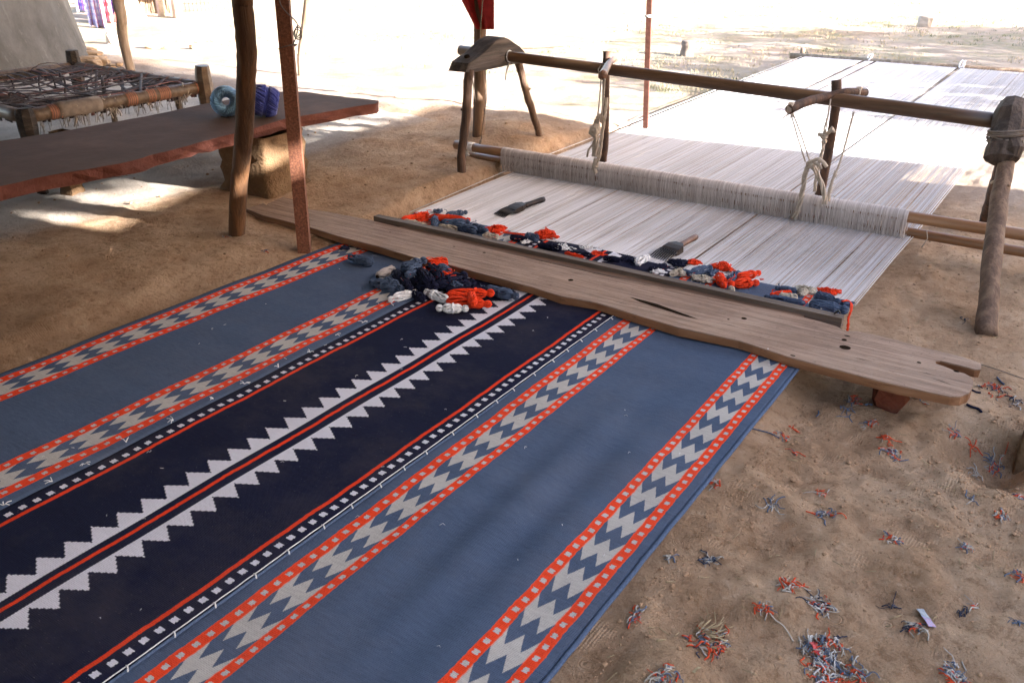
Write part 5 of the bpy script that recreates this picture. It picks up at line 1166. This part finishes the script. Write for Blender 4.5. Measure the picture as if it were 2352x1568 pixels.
strip('yellow dry leaf on the wide orange tangle', [(1632, 1463), (1650, 1470), (1668, 1476)], 7, 'straw', 'dry_leaf')
strip('pale dry leaf near the bottom edge left of the tangles', [(1592, 1548), (1598, 1542), (1606, 1536)], 8, 'straw', 'dry_leaf')
strip('blue plastic scrap left of the brick', [(1987, 933), (1994, 931), (2003, 933)], 6, 'blue_plastic', 'plastic_scrap')
def strand(label, pts, mat, r=.0016):
    P = smoothpts([G(a, b) + Vector((0, 0, .003)) for a, b in pts], 4); m = MB(); m.tube(P, r, 5); o = build('loose_thread', m, mat, None, P[0]); tag(o, label, 'thread')
strand('grey thread running across the sand to the largest heap', [(1765, 1405), (1780, 1425), (1800, 1440), (1822, 1475)], 'cream', .0013)
strand('slate thread trailing from the rug edge to the orange thrums', [(1722, 985), (1745, 990), (1770, 997), (1790, 1008)], 'slate', .0018)
strand('dark string on the sand above the plank tip', [(2250, 838), (2290, 850), (2352, 872)], 'darkrope', .0015)
strand('black twisted shred left of the dug hole', [(2220, 930), (2232, 936), (2246, 940), (2254, 948)], 'navy', .004)
strand('black shred at the tip of the plank', [(2232, 897), (2242, 902), (2252, 903)], 'navy', .003)
strand('slate shred near the rug edge above the thrums', [(1874, 958), (1880, 952), (1879, 945)], 'slate', .0022)
strand('small slate shred left of the white and navy thrums', [(2290, 868), (2298, 878), (2306, 884)], 'slate', .003)
strand('short white thread on the left orange border', [(583, 738), (588, 733), (597, 731)], 'white', .0014)
m = MB()
for i in range(3200):      # crumbs of earth, thickest near the hole and along the rug
    z_ = rnd()
    if z_ < .35: x, y = random.gauss(-.02, .16), random.gauss(2.2, .22)
    elif z_ < .5: x, y = -.56 + abs(random.gauss(0, .06)), U(.9, 2.4)
    else: x, y = U(-.56, .35), U(.85, 4.5)
    if x < -.57 or (x < -.1 and 2.45 < y < 2.75): continue
    r = abs(random.gauss(0, .0019)) + .0006 + (U(.002, .006) if rnd() < .03 else 0); m.ball((x, y, gz(x, y) + r * .2), (r, r, r * .6), 5, 3, .3)
for i in range(500):
    x, y = U(-5.2, -2.62), U(1.6, 5.5); r = abs(random.gauss(0, .003)) + .0012; m.ball((x, y, gz(x, y) + r * .3), (r, r, r * .7), 5, 3, .25)
o = build('earth_crumbs', m, 'clod', None, (0, 2, -.05), smooth=False); tag(o, 'crumbs of dry earth scattered over the sand', 'earth', kind='stuff')
m = MB()
for i in range(900):
    x, y = (U(-.55, .35), U(.85, 5)) if rnd() < .75 else (U(-4.5, -2.7), U(1.7, 5)); a = U(0, 6.28); l = U(.006, .03); p = Vector((x, y, gz(x, y) + .002)); q = Vector((x + l * math.cos(a), y + l * math.sin(a), 0)); q.z = gz(q.x, q.y) + .004
    if x > -.3 and 2.45 < y < 2.72: continue
    m.tube([p, q], U(.0005, .0011), 3)
o = build('straw_litter', m, 'straw', None, (0, 2, -.05)); tag(o, 'broken straws scattered over the sand', 'straw', kind='stuff')
m = MB()
for k in range(16): a = U(-.6, 1.4); q = G(1600 + U(-12, 12), 1455 + U(-8, 10)); l = U(.02, .05); m.tube([q + Vector((0, 0, .003)), q + Vector((l * math.cos(a), l * math.sin(a), .01)), q + Vector((1.7 * l * math.cos(a + .4), 1.7 * l * math.sin(a + .4), .004))], .0009, 3)
o = build('dry_grass_wisp', m, 'straw', None, G(1600, 1455)); tag(o, 'wisp of dry grass over the wide orange tangle', 'dry grass')
# fluff on the rug
m = MB()
for k in range(60):
    x, y = U(-2.5, -.62), U(.6, 2.45); a = U(0, 6.28); l = U(.004, .012); z = rugz(x, y) + .002; m.tube([(x, y, z), (x + l * .5 * math.cos(a), y + l * .5 * math.sin(a), z + .002), (x + l * math.cos(a + .7), y + l * math.sin(a + .7), z)], .00055, 3)
o = build('lint', m, 'white', None, (-1.5, 1.5, 0)); tag(o, 'bits of white lint lying on the rug', 'lint', kind='stuff')
# ------------------------------------------------------------------ grass in the far yard
def grass(name, label, mat, N, dens, hmin, hmax, seed):
    rr = random.Random(seed); m = MB(); c = 0; tries = 0
    while c < N and tries < N * 12:
        tries += 1; y = 7.0 + 22 * rr.random() ** 1.3; x = rr.uniform(-3 - y * .95, 1.0 + y * .15)
        if -2.72 < x < -.2 and y < 9.5: continue
        d = float(vn(np.array([x * .8 + seed]), np.array([y * .8]))[0]) + float(vn(np.array([x * 3.1]), np.array([y * 3.1 + seed]))[0]) * .6
        if d < dens: continue
        z = gz(x, y)
        for _ in range(5):
            bx, by = x + rr.gauss(0, .03), y + rr.gauss(0, .03); h = rr.uniform(hmin, hmax); a = rr.uniform(0, 6.28); ww = rr.uniform(.003, .006); lx, ly = rr.uniform(-.6, .6) * h, rr.uniform(-.6, .6) * h
            m.add([(bx - ww * math.cos(a), by - ww * math.sin(a), z - .004), (bx + ww * math.cos(a), by + ww * math.sin(a), z - .004), (bx + lx, by + ly, z + h)], [(0, 1, 2)])
        c += 1
    o = build(name, m, mat, None, (-2, 10, -.08), smooth=False); tag(o, label, 'grass', kind='stuff')
simple('green_grass', (.15, .16, .085), .8); simple('dry_grass', (.36, .30, .18), .8)
grass('green_grass', 'sparse short green grass in the far yard', 'green_grass', 5000, .10, .012, .035, 3)
grass('dry_grass', 'sparse short dry grass in the far yard', 'dry_grass', 7000, .0, .01, .035, 11)
# cone hole belongs to its cone
for o in list(bpy.data.objects):
    if o.get('label', '').startswith('beige cotton cone'):
        w0 = conehole.location.copy(); conehole.parent = o; conehole.location = w0 - o.location
bpy.context.view_layer.update()
